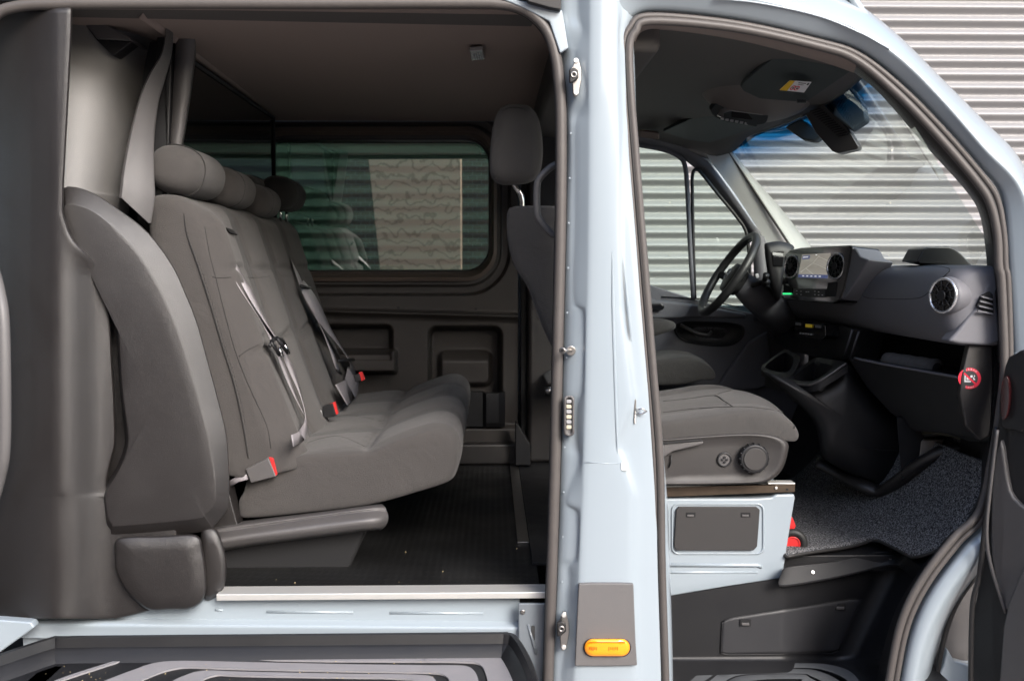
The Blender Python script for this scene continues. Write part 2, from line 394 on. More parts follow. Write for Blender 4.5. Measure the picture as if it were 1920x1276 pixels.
# far side: cargo section panel above and below its window, cab pillars
box('far_side_panel', -2.6, 0.22, 1.80, 1.83, -1.1, -0.06, PAINT, van)
box('far_side_panel', -2.6, 0.22, 1.80, 1.83, 0.50, 0.68, PAINT, van)
box('far_side_panel', 0.03, 0.25, 1.80, 1.83, -0.06, 0.50, PAINT, van)
box('far_side_panel', 0.25, 1.5, 1.80, 1.83, -1.1, -0.16, PAINT, van)
box('rear_quarter_panel', -2.6, -1.22, 0.0, 0.04, -1.15, 0.64, PAINT, van, .02)
box('lower_sill', -2.6, 1.0, 0.0, 0.05, -1.25, -1.03, PAINT, van, .02)
box('firewall', 1.55, 1.58, 0.02, 1.8, -1.0, -0.02, VOID, van)
box('bonnet', 1.42, 2.3, 0.05, 1.8, -0.16, -0.10, PAINT, van, .03)
box('underbody', -2.6, 1.5, 0.14, 1.8, -1.12, -1.08, VOID, van)

# ---- B pillar
rowsdef = [
 (-80, 1040, 1056, 1085, 1106, 1158, 1172, 1185, 0), (20, 1040, 1058, 1082, 1106, 1157, 1166, 1180, 0), (60, 1045, 1060, 1090, 1106, 1156, 1160, 1172, .004),
 (100, 1052, 1070, 1078, 1105, 1156, 1164, 1174, 0), (150, 1055, 1072, 1094, 1105, 1156, 1165, 1176, .006), (190, 1058, 1074, 1094, 1105, 1157, 1166, 1177, .006),
 (215, 1058, 1070, 1082, 1105, 1158, 1167, 1178, 0), (240, 1058, 1068, 1078, 1104, 1159, 1169, 1180, 0), (300, 1058, 1070, 1078, 1104, 1160, 1172, 1183, 0), (420, 1054, 1068, 1078, 1103, 1160, 1180, 1194, 0),
 (560, 1052, 1068, 1075, 1101, 1164, 1188, 1205, 0), (590, 1052, 1070, 1092, 1100, 1166, 1190, 1208, .006), (720, 1048, 1064, 1090, 1098, 1182, 1200, 1219, .006), (760, 1048, 1062, 1080, 1097, 1184, 1202, 1222, 0),
 (830, 1045, 1060, 1079, 1095, 1160, 1200, 1228, 0), (860, 1044, 1060, 1085, 1094, 1168, 1203, 1230, .004), (920, 1042, 1058, 1065, 1092, 1187, 1208, 1235, 0), (945, 1042, 1056, 1062, 1091, 1188, 1209, 1237, 0), (965, 1042, 1056, 1082, 1090, 1188, 1210, 1238, .005),
 (1040, 1038, 1052, 1080, 1087, 1188, 1211, 1240, .005), (1060, 1037, 1050, 1066, 1086, 1188, 1212, 1241, 0), (1090, 1036, 1050, 1066, 1085, 1188, 1212, 1242, 0), (1180, 1031, 1045, 1062, 1080, 1192, 1215, 1245, 0), (1230, 1029, 1042, 1056, 1078, 1194, 1216, 1246, 0),
 (1300, 1026, 1040, 1050, 1075, 1196, 1218, 1247, 0), (1420, 1022, 1036, 1046, 1072, 1198, 1220, 1248, 0)]
rows = []
for r in rowsdef:
    py, s0, a_, b_, c_, d_, e_, f_, bu = r
    row = [(s0 - 6, py, .075), (s0 + 6, py, .05), (a_, py, .034 - bu), (b_, py, .030 - bu * 2.5), (b_ + 4, py, .022 - bu * 2), (c_ - 3, py, .004), (c_, py, 0), (c_ + 8, py, -.003), ((c_ + d_) / 2, py, -.005),
           (d_ - 8, py, -.003), (d_, py, .001), (d_ + 5, py, .010), (e_, py, .016), ((e_ + f_) / 2, py, .022), (f_, py, .028), (f_ + 14, py, .05), (f_ + 16, py, .09)]
    rows.append(row)
# smooth vertically
cols = list(zip(*rows)); dense = []
for c in cols: dense.append(cr(c, 4))
rows = [[PY(*p) for p in r] for r in zip(*dense)]
bp = loft('b_pillar', rows, PAINT, van, solid=.002, sub=1)
for pts in ([(1148, 470, -.004), (1150, 600, -.004), (1155, 760, -.004), (1158, 850, -.003)], [(1168, 480, .004), (1180, 600, .003), (1184, 640, .006)]):
    tube('pillar_bead', [PY(*p) for p in cr(pts, 5)], [.0035 * min(1, .05 + min(k_, len(cr(pts, 5)) - 1 - k_) / 4) for k_ in range(len(cr(pts, 5)))], PAINT, bp, n=10, flat=.6)
tube('pillar_seam', [PY(1097, 866, -.0035), PY(1130, 868, -.0045), PY(1160, 868, -.0035)], .0008, PAINT, bp, n=6)
for k in range(11): disc('spot_weld', PY(1070 - k * 1.6, 250 + k * 84, .032), Vector((0, -1, 0)), .0022, .0007, PAINT, bp, seg=10, bevel=.0003)
# black trim and lamp on the pillar
tr = [(1085, 1094), (1110, 1093), (1160, 1093), (1188, 1094), (1190, 1150), (1192, 1200), (1195, 1247), (1140, 1248.5), (1078, 1248), (1081, 1180)]
pt = prism('pillar_trim', tr, .012, mat('trim_plastic', (0.13, 0.125, 0.125), 0.5, bump=.3, bscale=900, var=.05), van, Y=-.014, bevel=.003)
lens = rrect(1096, 1196.5, 1181, 1229.5, 16, 8)
rings('lamp_bezel', [(scl(lens, 1.05), -.0135), (scl(lens, 1.05), -.0165), (scl(lens, 1.0), -.0165)], PLAST_B, pt, cap=False)
ln = domed('side_marker_lamp', lens, -.015, [(1, 0), (1, -.004), (.95, -.010), (.8, -.013), (.5, -.0145), (.2, -.015)], AMBER, van)
for k in range(11):
    x = 1105 + k * 3.2 + (20 if k > 4 else 0)
    prism('lens_rib', rrect(x, 1212, x + 1.4, 1217 + (k % 3), .5, 2), .001, mat('amber_dark', (.45, .10, 0), .3) if k == 0 else MATS['amber_dark'], ln, Y=-.0305, bevel=0)
prism('lens_mark', rrect(1104, 1203, 1172, 1204.5, .7, 2), .001, MATS['amber_dark'], ln, Y=-.0300, bevel=0)

# ---- roof rail and A pillar skin
def band(name, paths, m, n=70, **k):
    rr = []
    for pts in paths: rr.append([PY(*p) for p in resample(cr(pts, 6), n)])
    return loft(name, rr, m, van, **k)
def yy(pts, Y): return [(p[0], p[1], Y) for p in pts]
S0 = [(1150, 200), (1158, 80), (1172, 44), (1217, 22), (1376, 37), (1533, 72), (1611, 96), (1690, 155), (1768, 233), (1846, 323), (1879, 372), (1890, 500), (1900, 680)]
S1 = [(1135, 120), (1140, 20), (1160, -10), (1217, -22), (1376, -8), (1533, 27), (1611, 57), (1690, 110), (1768, 188), (1846, 278), (1919, 360), (1940, 500), (1950, 680)]
S2 = [(1135, 20), (1140, -40), (1160, -70), (1217, -82), (1376, -74), (1533, -28), (1611, 8), (1690, 71), (1768, 149), (1846, 227), (1919, 308), (1975, 470), (1990, 680)]
def lerp(A, B, t): return [(a[0] + (b[0] - a[0]) * t, a[1] + (b[1] - a[1]) * t) for a, b in zip(A, B)]
band('roof_rail', [yy(lerp(S0, S1, -.12), .07), yy(S0, .036), yy(lerp(S0, S1, .25), .028), yy(lerp(S0, S1, .9), .005), yy(S1, .001), yy(lerp(S1, S2, .25), .012), yy(lerp(S1, S2, .6), .04), yy(S2, .10), yy(S2, .16)], PAINT, solid=.002, sub=1)
# drip seam on the rail
tube('roof_seam', [PY(*p) for p in cr([(1340, -2, .006), (1423, 6, .004), (1533, 30, .003), (1611, 61, .003), (1650, 82, .003), (1668, 92, .002)], 5)], .0022, PAINT, van, n=8)
Q0 = [(1900, 660), (1897, 760), (1880, 860), (1850, 975), (1805, 1026), (1748, 1101), (1711, 1176), (1688, 1276), (1670, 1420)]
Q1 = [(1950, 660), (1940, 780), (1915, 890), (1875, 995), (1828, 1050), (1775, 1121), (1740, 1192), (1718, 1276), (1700, 1420)]
Q2 = [(1980, 660), (1970, 780), (1935, 900), (1900, 1000), (1846, 1060), (1796, 1130), (1768, 1190), (1745, 1276), (1730, 1420)]
band('front_pillar_foot', [yy(lerp(Q0, Q1, -.2), .07), yy(Q0, .03), yy(lerp(Q0, Q1, .3), .018), yy(lerp(Q0, Q1, .8), .010), yy(Q1, .012), yy(lerp(Q1, Q2, .5), .03), yy(Q2, .08), yy(Q2, .2)], PAINT, solid=.002, sub=1)
# wheel arch liner and wing corner seen between pillar and open door
prism('wheel_arch_liner', [(1730, 1300), (1760, 1180), (1800, 1110), (1900, 1020), (1960, 1000), (1960, 1400), (1730, 1400)], .02, PLAST_L, van, Y=.14)
prism('wing_corner', [(1745, 1300), (1770, 1245), (1777, 1215), (1790, 1238), (1815, 1245), (1870, 1246), (1870, 1400), (1745, 1400)], .03, PAINT, van, Y=.09, bevel=.006)
tube('wing_seal', [PY(*p) for p in cr([(1860, 1045, .10), (1800, 1120, .09), (1772, 1190, .09), (1752, 1290, .09)], 6)], .006, RUBBER_D, van)

# ---- strip above the sliding opening
box('upper_door_frame', -1.3, 0.10, 0.02, 0.10, 0.60, 0.67, PAINT, van, .01)
prism('sliding_rail', [(968, -30), (1054, -30), (1052, 18), (1030, 14), (990, 3)], .03, RUBBER_D, van, Y=.0, bevel=.002)
prism('rail_corner', [(930, -6), (990, 3), (1030, 14), (1054, 19), (1066, 90), (1050, 100), (1030, 40), (980, 14)], .02, PAINT, van, Y=.02, bevel=.003)

# ---- seals
sl = cr([(-60, 200), (-38, 80), (-10, 30), (30, 13), (100, 8), (300, 7), (600, 7), (850, 6), (940, 8), (985, 20), (1020, 50), (1038, 90), (1048, 150), (1052, 230), (1051, 420), (1046, 640), (1041, 860), (1035, 1060), (1028, 1276), (1024, 1420)], 6)
tube('slide_door_seal', [PY(p[0], p[1], .035) for p in sl], .0125, RUBBER, van, n=14)
tube('slide_seal_lip', [PY(p[0] + (9 if p[1] > 100 and p[0] > 500 else 0), p[1] - (0 if p[1] > 100 else 8), .045) for p in sl if p[0] > 20], .0035, RUBBER_D, van, n=8)
tube('slide_seal_lip', [PY(p[0] - (9 if p[1] > 100 else 6), p[1] + (0 if p[1] > 100 else 8), .045) for p in sl if p[0] > 20], .0030, RUBBER_D, van, n=8)
fs_o = cr([(1241, 1420), (1236, 1276), (1229, 1060), (1226, 860), (1208, 640), (1190, 420), (1179, 280), (1171, 165), (1169, 85), (1182, 51), (1217, 30), (1376, 44), (1533, 78), (1609, 103), (1686, 162), (1764, 240), (1842, 331), (1870, 375), (1882, 440), (1885, 500), (1890, 530), (1894, 680), (1888, 760), (1870, 860), (1843, 968), (1798, 1016), (1740, 1092), (1702, 1170), (1680, 1276), (1660, 1420)], 6)
fs_i = cr([(1252, 1420), (1248, 1276), (1241, 1060), (1237, 860), (1220, 640), (1202, 420), (1191, 280), (1182, 165), (1180, 88), (1191, 60), (1219, 40), (1376, 53), (1533, 87), (1604, 112), (1678, 172), (1755, 251), (1831, 340), (1857, 383), (1870, 440), (1873, 500), (1878, 530), (1883, 680), (1876, 760), (1860, 860), (1836, 958), (1788, 1008), (1729, 1085), (1690, 1166), (1667, 1276), (1646, 1420)], 6)
tube('front_door_seal', [PY(p[0], p[1], .03) for p in fs_i], .0095, RUBBER, van, n=14)
tube('front_seal_flange', [PY(p[0], p[1], .032) for p in fs_o], .0075, RUBBER, van, n=12)
tube('front_seal_lip', [PY((p[0] + q[0]) / 2, (p[1] + q[1]) / 2, .026) for p, q in zip(fs_i, fs_o)], .0030, RUBBER_D, van, n=8)

# ---- pillar hardware
def catch(cx, cy, s):
    pl = [(cx + 2 * s, cy - 32 * s), (cx + 8 * s, cy - 30 * s), (cx + 13 * s, cy - 8 * s), (cx + 13 * s, cy + 8 * s), (cx + 8 * s, cy + 38 * s), (cx + 1 * s, cy + 42 * s), (cx - 3 * s, cy + 36 * s), (cx - 4 * s, cy + 10 * s), (cx - 9 * s, cy + 8 * s), (cx - 9 * s, cy - 10 * s), (cx - 3 * s, cy - 16 * s)]
    o = prism('door_catch', pl, .01, STEEL, van, Y=.006, bevel=.002)
    prism('catch_block', [(cx - 10 * s, cy - 10 * s), (cx, cy - 14 * s), (cx + 7 * s, cy - 9 * s), (cx + 8 * s, cy + 6 * s), (cx - 1 * s, cy + 13 * s), (cx - 9 * s, cy + 16 * s)], .012, RUBBER_D, o, Y=-.008, bevel=.003)
    c = PY(cx - 1 * s, cy, -.0085); torus('catch_ring', c, Vector((0, -1, 0)), .0055 * s, .0022 * s, STEEL, o, N=20, k=8)
    disc('catch_hole', PY(cx - 1 * s, cy, -.0078), Vector((0, -1, 0)), .004 * s, .001, VOID, o, seg=16, bevel=0)
    for dy in (-26, 34): disc('rivet', PY(cx + 3 * s, cy + dy * s, .006), Vector((0, -1, 0)), .0058 * s, .003, ALU, o, seg=20, bevel=.0015)
catch(1077, 140, 1.0)
catch(1054, 1178, 1.0)
st = disc('door_stop', PY(1070, 657, .022), Vector((0, -1, 0)), .0115, .004, STEEL, van)
tube('stop_pin', [PY(1070, 657, .02), PY(1056, 657, -.012)], .004, STEEL, st)
disc('pin_head', PY(1055, 657, -.012), Vector((-.3, -1, 0)), .0075, .006, STEEL, st, bevel=.0015)
disc('pin_socket', PY(1054, 657, -.0195), Vector((-.3, -1, 0)), .003, .001, VOID, st, bevel=0)
ll = rrect(1057, 741, 1077, 817, 7)
lt = rings('led_light_strip', [(scl(ll, 1), .02), (scl(ll, 1), .004), ([(1067 + (p[0] - 1067) * .62, 779 + (p[1] - 779) * .9) for p in ll], .002), ([(1067 + (p[0] - 1067) * .58, 779 + (p[1] - 779) * .89) for p in ll], .008)], PLAST_L, van)
LEDM = mat('led_dim', (.55, .50, .38), .25, coat=.5)
for k in range(6):
    y0 = 752 + k * 9.6
    prism('led_diode', rrect(1062, y0 - 3, 1071.5, y0 + 3.6, 1.5, 2), .004, LEDM if k % 2 else SILVER, lt, Y=.003, bevel=.0008)
stf = prism('front_striker', rrect(1189, 748, 1193, 794, 2, 3), .01, STEEL, van, Y=.008, bevel=.001)
tube('striker_bar', [PY(*p) for p in [(1192, 768, .008), (1204, 765, .002), (1212, 771, .004), (1204, 775, .006), (1192, 774, .008)]], .0025, CHROME, stf)
prism('pillar_slot', rrect(1165, 866, 1178, 882, 3, 3), .003, WHITE, van, Y=-.0045, bevel=.0005)

# ================================================================== LEFT: moulded partition trim
# left column
def colrow(py, xr, yb=0.03):
    low = sstep(420, 520, py)
    f = lambda x: (.33 * max(0, (110 - x) / 270) ** 1.45) + .066 * sstep(110, 205, x) * low
    xs = [-160, -110, -60, -20, 20, 60, 95]
    xs += [95 + (xr - 5 - 95) * k / 8 for k in range(1, 9)]
    out = [(x, f(x)) for x in xs] + [(xr - 1.6, f(xr) + .0008), (xr - .5, f(xr) + .0025), (xr, f(xr) + .006), (xr + .5, f(xr) + .16)]
    return [(x, py, yb + d) for x, d in out]
prof = [(14, 133), (60, 132), (200, 125), (350, 117), (400, 116), (440, 129), (456, 139), (478, 162), (500, 182), (540, 198), (600, 204), (680, 208), (741, 212), (800, 214), (835, 214), (870, 204), (905, 197), (922, 200), (930, 300), (960, 330), (1000, 330), (1060, 330), (1100, 320), (1128, 310), (1141, 282), (1150, 248), (1156.5, 220)]
rows = [[PY(*p) for p in colrow(py, xr)] for py, xr in resample(prof, 110)]
rows.append([p + Vector((0, .12, .01)) for p in rows[-1]])
loft('partition_column', rows, PLAST, van, solid=.003, off=1, angle=50)
# dark groove behind it
prism('partition_backing', [(-150, 0), (330, 0), (330, 300), (420, 760), (440, 1000), (420, 1130), (-150, 1140)], .05, PLAST_B, van, Y=.42)
prism('groove_liner', [(122, 430), (150, 466), (190, 494), (216, 534), (224, 590), (234, 741), (240, 831), (224, 880), (196, 925), (190, 900), (200, 830), (196, 741), (190, 600), (180, 530), (120, 460)], .05, PLAST, van, Y=.17, bevel=.004)
# upper recessed panel
P1 = [(120, 18), (160, 18), (330, 18), (330, 90), (300, 150), (270, 240), (240, 375), (180, 366), (110, 356)]
q = []
for py, xa, xb in ((18, 134, 330), (60, 132, 318), (120, 130, 290), (220, 126, 262), (310, 122, 245), (352, 118, 238), (362, 118, 238)):
    zz_ = (352 - py) / 352 * .12
    q.append([(xa, py, .13 + zz_), (xa + (xb - xa) * .3, py + 2, .158 + zz_), (xa + (xb - xa) * .55, py + 4, .20 + zz_), (xa + (xb - xa) * .8, py + 8, .275 + zz_), (xb + 6, py + 12, .36 + zz_)])
q.append([(118, 385, .16), (150, 390, .17), (180, 395, .21), (215, 400, .28), (240, 410, .36)])
qr = [cr(r, 5) for r in q]; qr = list(zip(*[cr(c, 5) for c in zip(*qr)]))
loft('partition_recess', [[PY(*p) for p in r] for r in qr], PANEL_SHEEN, van)
# overhead ledges at top
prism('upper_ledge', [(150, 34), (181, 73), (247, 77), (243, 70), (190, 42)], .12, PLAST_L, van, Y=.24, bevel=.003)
prism('upper_ledge', [(150, 34), (181, 75), (212, 105), (247, 79), (200, 76)], .05, PLAST_B, van, Y=.245, bevel=.002)
prism('upper_ledge', [(225, 20), (245, 48), (290, 50), (262, 30)], .1, PLAST_B, van, Y=.28, bevel=.003)
# curved post
lp = cr([(312, 30), (305, 94), (280, 140), (263, 180), (249, 230), (237, 282), (229, 325), (226, 350), (224, 371)], 5)
rp = cr([(325, 30), (323, 94), (309, 150), (298, 188), (291, 235), (288, 282), (289, 330), (290, 372), (283, 418)], 5)
N = len(lp); rows = []
for i in range(N):
    a_, b_ = lp[i], rp[i]; yv = .16 + (420 - a_[1]) / 420 * .12; wv = .045
    rows.append([PY(a_[0] - 1, a_[1], yv + .10), PY(a_[0], a_[1], yv + .004), PY(a_[0] * .93 + b_[0] * .07, a_[1], yv), PY((a_[0] + b_[0]) / 2, (a_[1] + b_[1]) / 2, yv + wv * .5), PY(b_[0] * .93 + a_[0] * .07, b_[1], yv + wv), PY(b_[0], b_[1], yv + wv + .006), PY(b_[0] + 1, b_[1], yv + .2)])
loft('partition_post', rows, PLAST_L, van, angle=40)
prism('partition_post', [(296, 30), (322, 100), (316, 280), (300, 420), (270, 420), (285, 250)], .03, PLAST_B, van, Y=.36)
# light inner post
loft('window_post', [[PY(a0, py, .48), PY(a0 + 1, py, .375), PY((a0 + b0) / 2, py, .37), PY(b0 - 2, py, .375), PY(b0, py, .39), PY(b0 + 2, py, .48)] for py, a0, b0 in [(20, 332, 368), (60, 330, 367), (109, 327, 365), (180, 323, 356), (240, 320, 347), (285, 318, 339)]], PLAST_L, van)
# arch panel: bevelled outline and flat face
AO = [(118, 398), (120, 352), (169, 359), (226, 395), (278, 436), (323, 496), (346, 545), (369, 602), (391, 681), (410, 752), (425, 816), (430, 891), (430, 925), (427, 953), (403, 983), (379, 997), (222, 1011), (208, 1002), (196, 990), (193, 950), (193, 922), (219, 874), (234, 831), (232, 790), (226, 741), (220, 650), (216, 590), (211, 534), (188, 496), (150, 470), (128, 440)]
AI = [(122, 410), (124, 384), (165, 392), (205, 420), (250, 466), (286, 520), (312, 570), (336, 630), (358, 700), (375, 760), (390, 820), (401, 880), (404, 915), (401, 945), (385, 962), (365, 972), (225, 985), (212, 982), (204, 972), (200, 950), (200, 925), (224, 880), (240, 835), (238, 795), (231, 741), (225, 650), (221, 590), (216, 532), (192, 490), (154, 464), (133, 440)]
def ringsm(name, lst, m, sub=0, **k):
    rr = []
    for pts, Y in lst: rr.append([PY(p[0], p[1], Y) for p in cr(pts, 4, True)])
    n = len(rr[0]); v = [p for r in rr for p in r]; f = []
    for j in range(len(rr) - 1):
        for i in range(n): f.append([j * n + i, j * n + (i + 1) % n, (j + 1) * n + (i + 1) % n, (j + 1) * n + i])
    f.append([(len(rr) - 1) * n + i for i in range(n)])
    o = finish(name, mesh(name, v, f), m, van, **k); return o
ringsm('arch_panel', [(AO, .34), (AO, .110), (lerp(AO, AI, .04), .104), (lerp(AO, AI, .92), .076), (AI, .0745), (lerp(AI, [(290, 760)] * len(AI), .03), .0735), (lerp(AI, [(290, 760)] * len(AI), .25), .0725), (lerp(AI, [(290, 760)] * len(AI), .5), .0718), (lerp(AI, [(290, 760)] * len(AI), .75), .0714), (lerp(AI, [(290, 760)] * len(AI), .95), .0713)], PLAST, angle=18)
# lower lobes
LO = [(222, 1008), (216, 1040), (216, 1064), (226, 1090), (241, 1112), (277, 1142), (320, 1142), (355, 1141), (379, 1127), (387, 1100), (385, 1060), (380, 1030), (368, 1002), (300, 1004)]
domed('lower_trim_lobe', cr(LO, 4, True), .34, [(1, 0), (1, -.255), (.992, -.268), (.975, -.275), (.94, -.279), (.6, -.282), (.3, -.283)], PLAST, van, n=90)
LO2 = [(376, 1000), (386, 985), (405, 990), (418, 1020), (425, 1055), (421, 1098), (405, 1119), (385, 1126), (380, 1100)]
domed('lower_trim_lobe', cr(LO2, 4, True), .40, [(1, 0), (1, -.275), (.97, -.292), (.85, -.302), (.5, -.305)], PLAST, van, n=60)
# handle at the far left edge
tube('grab_handle', [PY(*p) for p in cr([(-14, 500, .06), (-2, 545, .04), (6, 600, .02), (9, 720, .01), (8, 840, .02), (-2, 900, .04), (-20, 960, .06)], 6)], .0135, mat('handle_rubber', (.12, .115, .115), .5), van)

# bulkhead wall behind the bench with dark window
box('bulkhead_wall', -.93, -.86, .38, 1.75, -.78, .58, PLAST_B, van)
gp = [PY(366, 117, .395), PX(533, 222, -.835), PX(531, 345, -.835), PX(531, 420, -.835), PY(330, 330, .395), PY(340, 277, .395)]
gp = [V(-.835, .36, .575), V(-.835, 1.585, .575), V(-.835, 1.585, .14), V(-.835, .36, .14)]
prism('bulkhead_window', gp, (-.006, 0, 0), DARKG, van, bevel=.0005)
tube('window_rubber', [V(-.832, .36, .572), V(-.832, 1.588, .572), V(-.832, 1.588, .14)], .006, RUBBER_D, van)
# headliner side drop at left
loft('headliner_side', [[V(-.84 + .0 * k, y, .60), V(-.80, y, .595), V(-.815, y, .575)] for k, y in enumerate((.12, .6, 1.1, 1.62))], HEAD, van, solid=.003)

# ================================================================== HEADLINER (rear)
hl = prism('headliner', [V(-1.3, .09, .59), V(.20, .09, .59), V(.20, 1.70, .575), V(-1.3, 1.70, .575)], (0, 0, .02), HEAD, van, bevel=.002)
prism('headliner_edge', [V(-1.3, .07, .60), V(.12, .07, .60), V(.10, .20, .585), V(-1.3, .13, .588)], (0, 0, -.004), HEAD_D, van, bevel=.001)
for a_, b_ in ((710, 47), (735, 111), (752, 168), (610, 75)):
    disc('headliner_clip', PZ(a_, b_, .583) , Vector((0, 0, -1)), .006, .004, VOID, hl, seg=16, bevel=0)
dl = [PZ(880, 88, .580), PZ(905, 86, .580), PZ(909, 104, .580), PZ(884, 106, .580)]
dlo = prism('dome_lamp', dl, (0, 0, -.012), mat('lamp_lens', (.28, .27, .26), .25, coat=.5), hl, bevel=.003)
for k in range(4):
    prism('lamp_rib', [quadmap(dl, .2 + k * .17, .2) - Vector((0, 0, .0125)), quadmap(dl, .27 + k * .17, .2) - Vector((0, 0, .0125)), quadmap(dl, .27 + k * .17, .8) - Vector((0, 0, .0125)), quadmap(dl, .2 + k * .17, .8) - Vector((0, 0, .0125))], (0, 0, -.002), SILVER, dlo, bevel=0)
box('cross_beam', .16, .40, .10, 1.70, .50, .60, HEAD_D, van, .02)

# ================================================================== CARGO FLOOR, SILL, STEP
box('cargo_floor', -1.3, .12, .135, 1.76, -.84, -.785, FLOORM, van, .001)
box('floor_strip', .075, .108, .5, 1.62, -.784, -.779, STEEL, van, .001)
for k in range(7):
    disc('strip_rivet', V(.092, .62 + k * .15, -.779), Vector((0, 0, 1)), .004, .002, ALU, van, seg=14, bevel=.0008)
box('floor_ramp', .109, .30, .3, 1.62, -.785, -.777, PLAST_B, van, .001)
sill = box('door_sill', -1.14, .07, .118, .15, -1.0, -.80, PAINT, van, .003)
box('sill_trim', -.66, .135, .085, .145, -.799, -.783, ALU, van, .002)
for a_, b_, c_ in ((500, 662, 1146), (731, 907, 1148), (404, 418, 1142)):
    tube('sill_rib', [PY(a_, c_, .118), PY(b_, c_ + 1, .118)], .0032, PAINT, sill, n=10)
for k, (sx, sy) in enumerate(((540, 1166), (640, 1160), (752, 1166), (850, 1160), (850, 1134), (330, 1152), (560, 1134))):
    disc('sill_dimple', PY(sx, sy, .118), Vector((0, -1, 0)), .0022, .0008, PAINT, sill, seg=10, bevel=.0003)
sl2 = loft('sill_ridge', [[PY(x, y0 + (x + 60) * .008, Y) for y0, Y in ((1156, .118), (1160, .112), (1166, .094), (1169, .091), (1173, .091), (1178, .093), (1190, .095), (1194, .095))] for x in (-60, 60, 200, 378, 600, 800, 972)], PAINT, van)
prism('sill_end', [(-80, 1156), (58, 1166), (64, 1176), (0, 1222), (-80, 1275)], .03, PAINT, van, Y=.03, bevel=.004)
# step tray
tl = cr([(-60, 1262), (0, 1228), (66, 1184), (90, 1180), (300, 1184), (600, 1190), (900, 1194), (962, 1195), (985, 1215), (1005, 1276), (1012, 1330)], 6)
def off(pts, d):
    out = []
    for i, p in enumerate(pts):
        a_ = pts[max(0, i - 1)]; b_ = pts[min(len(pts) - 1, i + 1)]
        dx, dy = b_[0] - a_[0], b_[1] - a_[1]; L = math.hypot(dx, dy) or 1
        out.append((p[0] - dy / L * d, p[1] + dx / L * d))
    return out
TZ = -.935
def zrow(pts, Z): return [PZ(p[0], p[1], Z) for p in pts]
step_rows = []
c0 = [PY(p[0], p[1], .09) for p in tl]
def srow(dy, dz, din):
    o_ = off([(p.x, p.y) for p in c0], -din)
    return [Vector((o_[i][0], o_[i][1] + dy, c0[i].z + dz)) for i in range(len(c0))]
tray_path = [(-1.35, -.30), (-1.16, -.06), (-1.06, .075), (-1.02, .088), (-.8, .09), (-.4, .09), (0, .09), (.035, .088), (.06, .06), (.09, -.1), (.105, -.30)]
tp = cr(tray_path, 6)
def tpo(d):
    o_ = off(tp, -d); return o_
zlip = -.885
rowsT = [[V(x, y, zlip) for x, y in tpo(-.004)], [V(x, y, zlip + .002) for x, y in tpo(.0)], [V(x, y, zlip) for x, y in tpo(.008)], [V(x, y, zlip - .022) for x, y in tpo(.014)], [V(x, y, zlip - .026) for x, y in tpo(.022)], [V(x, y, TZ) for x, y in tpo(.040)], [V(x, y, TZ - .002) for x, y in tpo(.05)], [V(x, -.32, TZ - .002) for x, y in tpo(.05)]]
tray = loft('step_tray', rowsT, PLAST_B, van, angle=40)
# raised grip bands on the tray, one inside the other
GB = [([(60, 1300), (106, 1276), (170, 1254), (239, 1233), (290, 1218), (390, 1218), (600, 1222), (780, 1225), (800, 1222), (915, 1227), (950, 1238), (968, 1262), (975, 1300)],
       [(60, 1302), (110, 1279), (175, 1257), (245, 1236), (300, 1232), (390, 1237), (600, 1240), (780, 1241), (800, 1241), (870, 1242), (900, 1247), (912, 1268), (918, 1300)]),
      ([(150, 1300), (195, 1278), (250, 1257), (290, 1244), (340, 1240), (450, 1242), (640, 1246), (800, 1248), (840, 1248), (875, 1250), (890, 1260), (897, 1276), (900, 1300)],
       [(220, 1300), (262, 1278), (300, 1262), (330, 1254), (360, 1252), (450, 1255), (640, 1259), (760, 1261), (800, 1262), (825, 1264), (838, 1270), (843, 1280), (845, 1300)]),
      ([(290, 1300), (325, 1277), (350, 1266), (370, 1260), (395, 1258), (450, 1260), (640, 1264), (740, 1265), (780, 1266), (805, 1268), (815, 1274), (820, 1284), (822, 1300)],
       [(350, 1300), (380, 1276), (392, 1270), (404, 1267), (415, 1266), (460, 1268), (640, 1271), (720, 1272), (760, 1274), (772, 1276), (780, 1281), (784, 1288), (786, 1300)])]
for A_, B_ in GB:
    A_ = [PZ(p[0], p[1], TZ) for p in cr(A_, 5)]; B_ = [PZ(p[0], p[1], TZ) for p in cr(B_, 5)]
    u_ = Vector((0, 0, .003)); dn_ = Vector((0, 0, -.001))
    loft('grip_band', [[p + dn_ for p in A_], [p + u_ for p in A_], [p + u_ for p in B_], [p + dn_ for p in B_]], GREY_GRIP, tray, angle=40)
# bracket at the sill's right end
br = prism('sill_bracket', [(972, 1131), (1024, 1131), (1024, 1300), (1006, 1274), (990, 1228), (972, 1200)], .01, mat('bracket_paint', (.16, .18, .20), .35, coat=.4), van, Y=.075, bevel=.003)
disc('bracket_bolt', PY(980, 1146, .075), Vector((0, -1, 0)), .006, .004, STEEL, br, seg=16)
prism('bracket_slot', rrect(996, 1172, 1003, 1200, 3, 4), .002, INK, br, Y=.0725, bevel=.001)
tube('bracket_ridge', [PY(990, 1170, .075), PY(1006, 1225, .07)], .003, MATS['bracket_paint'], br)
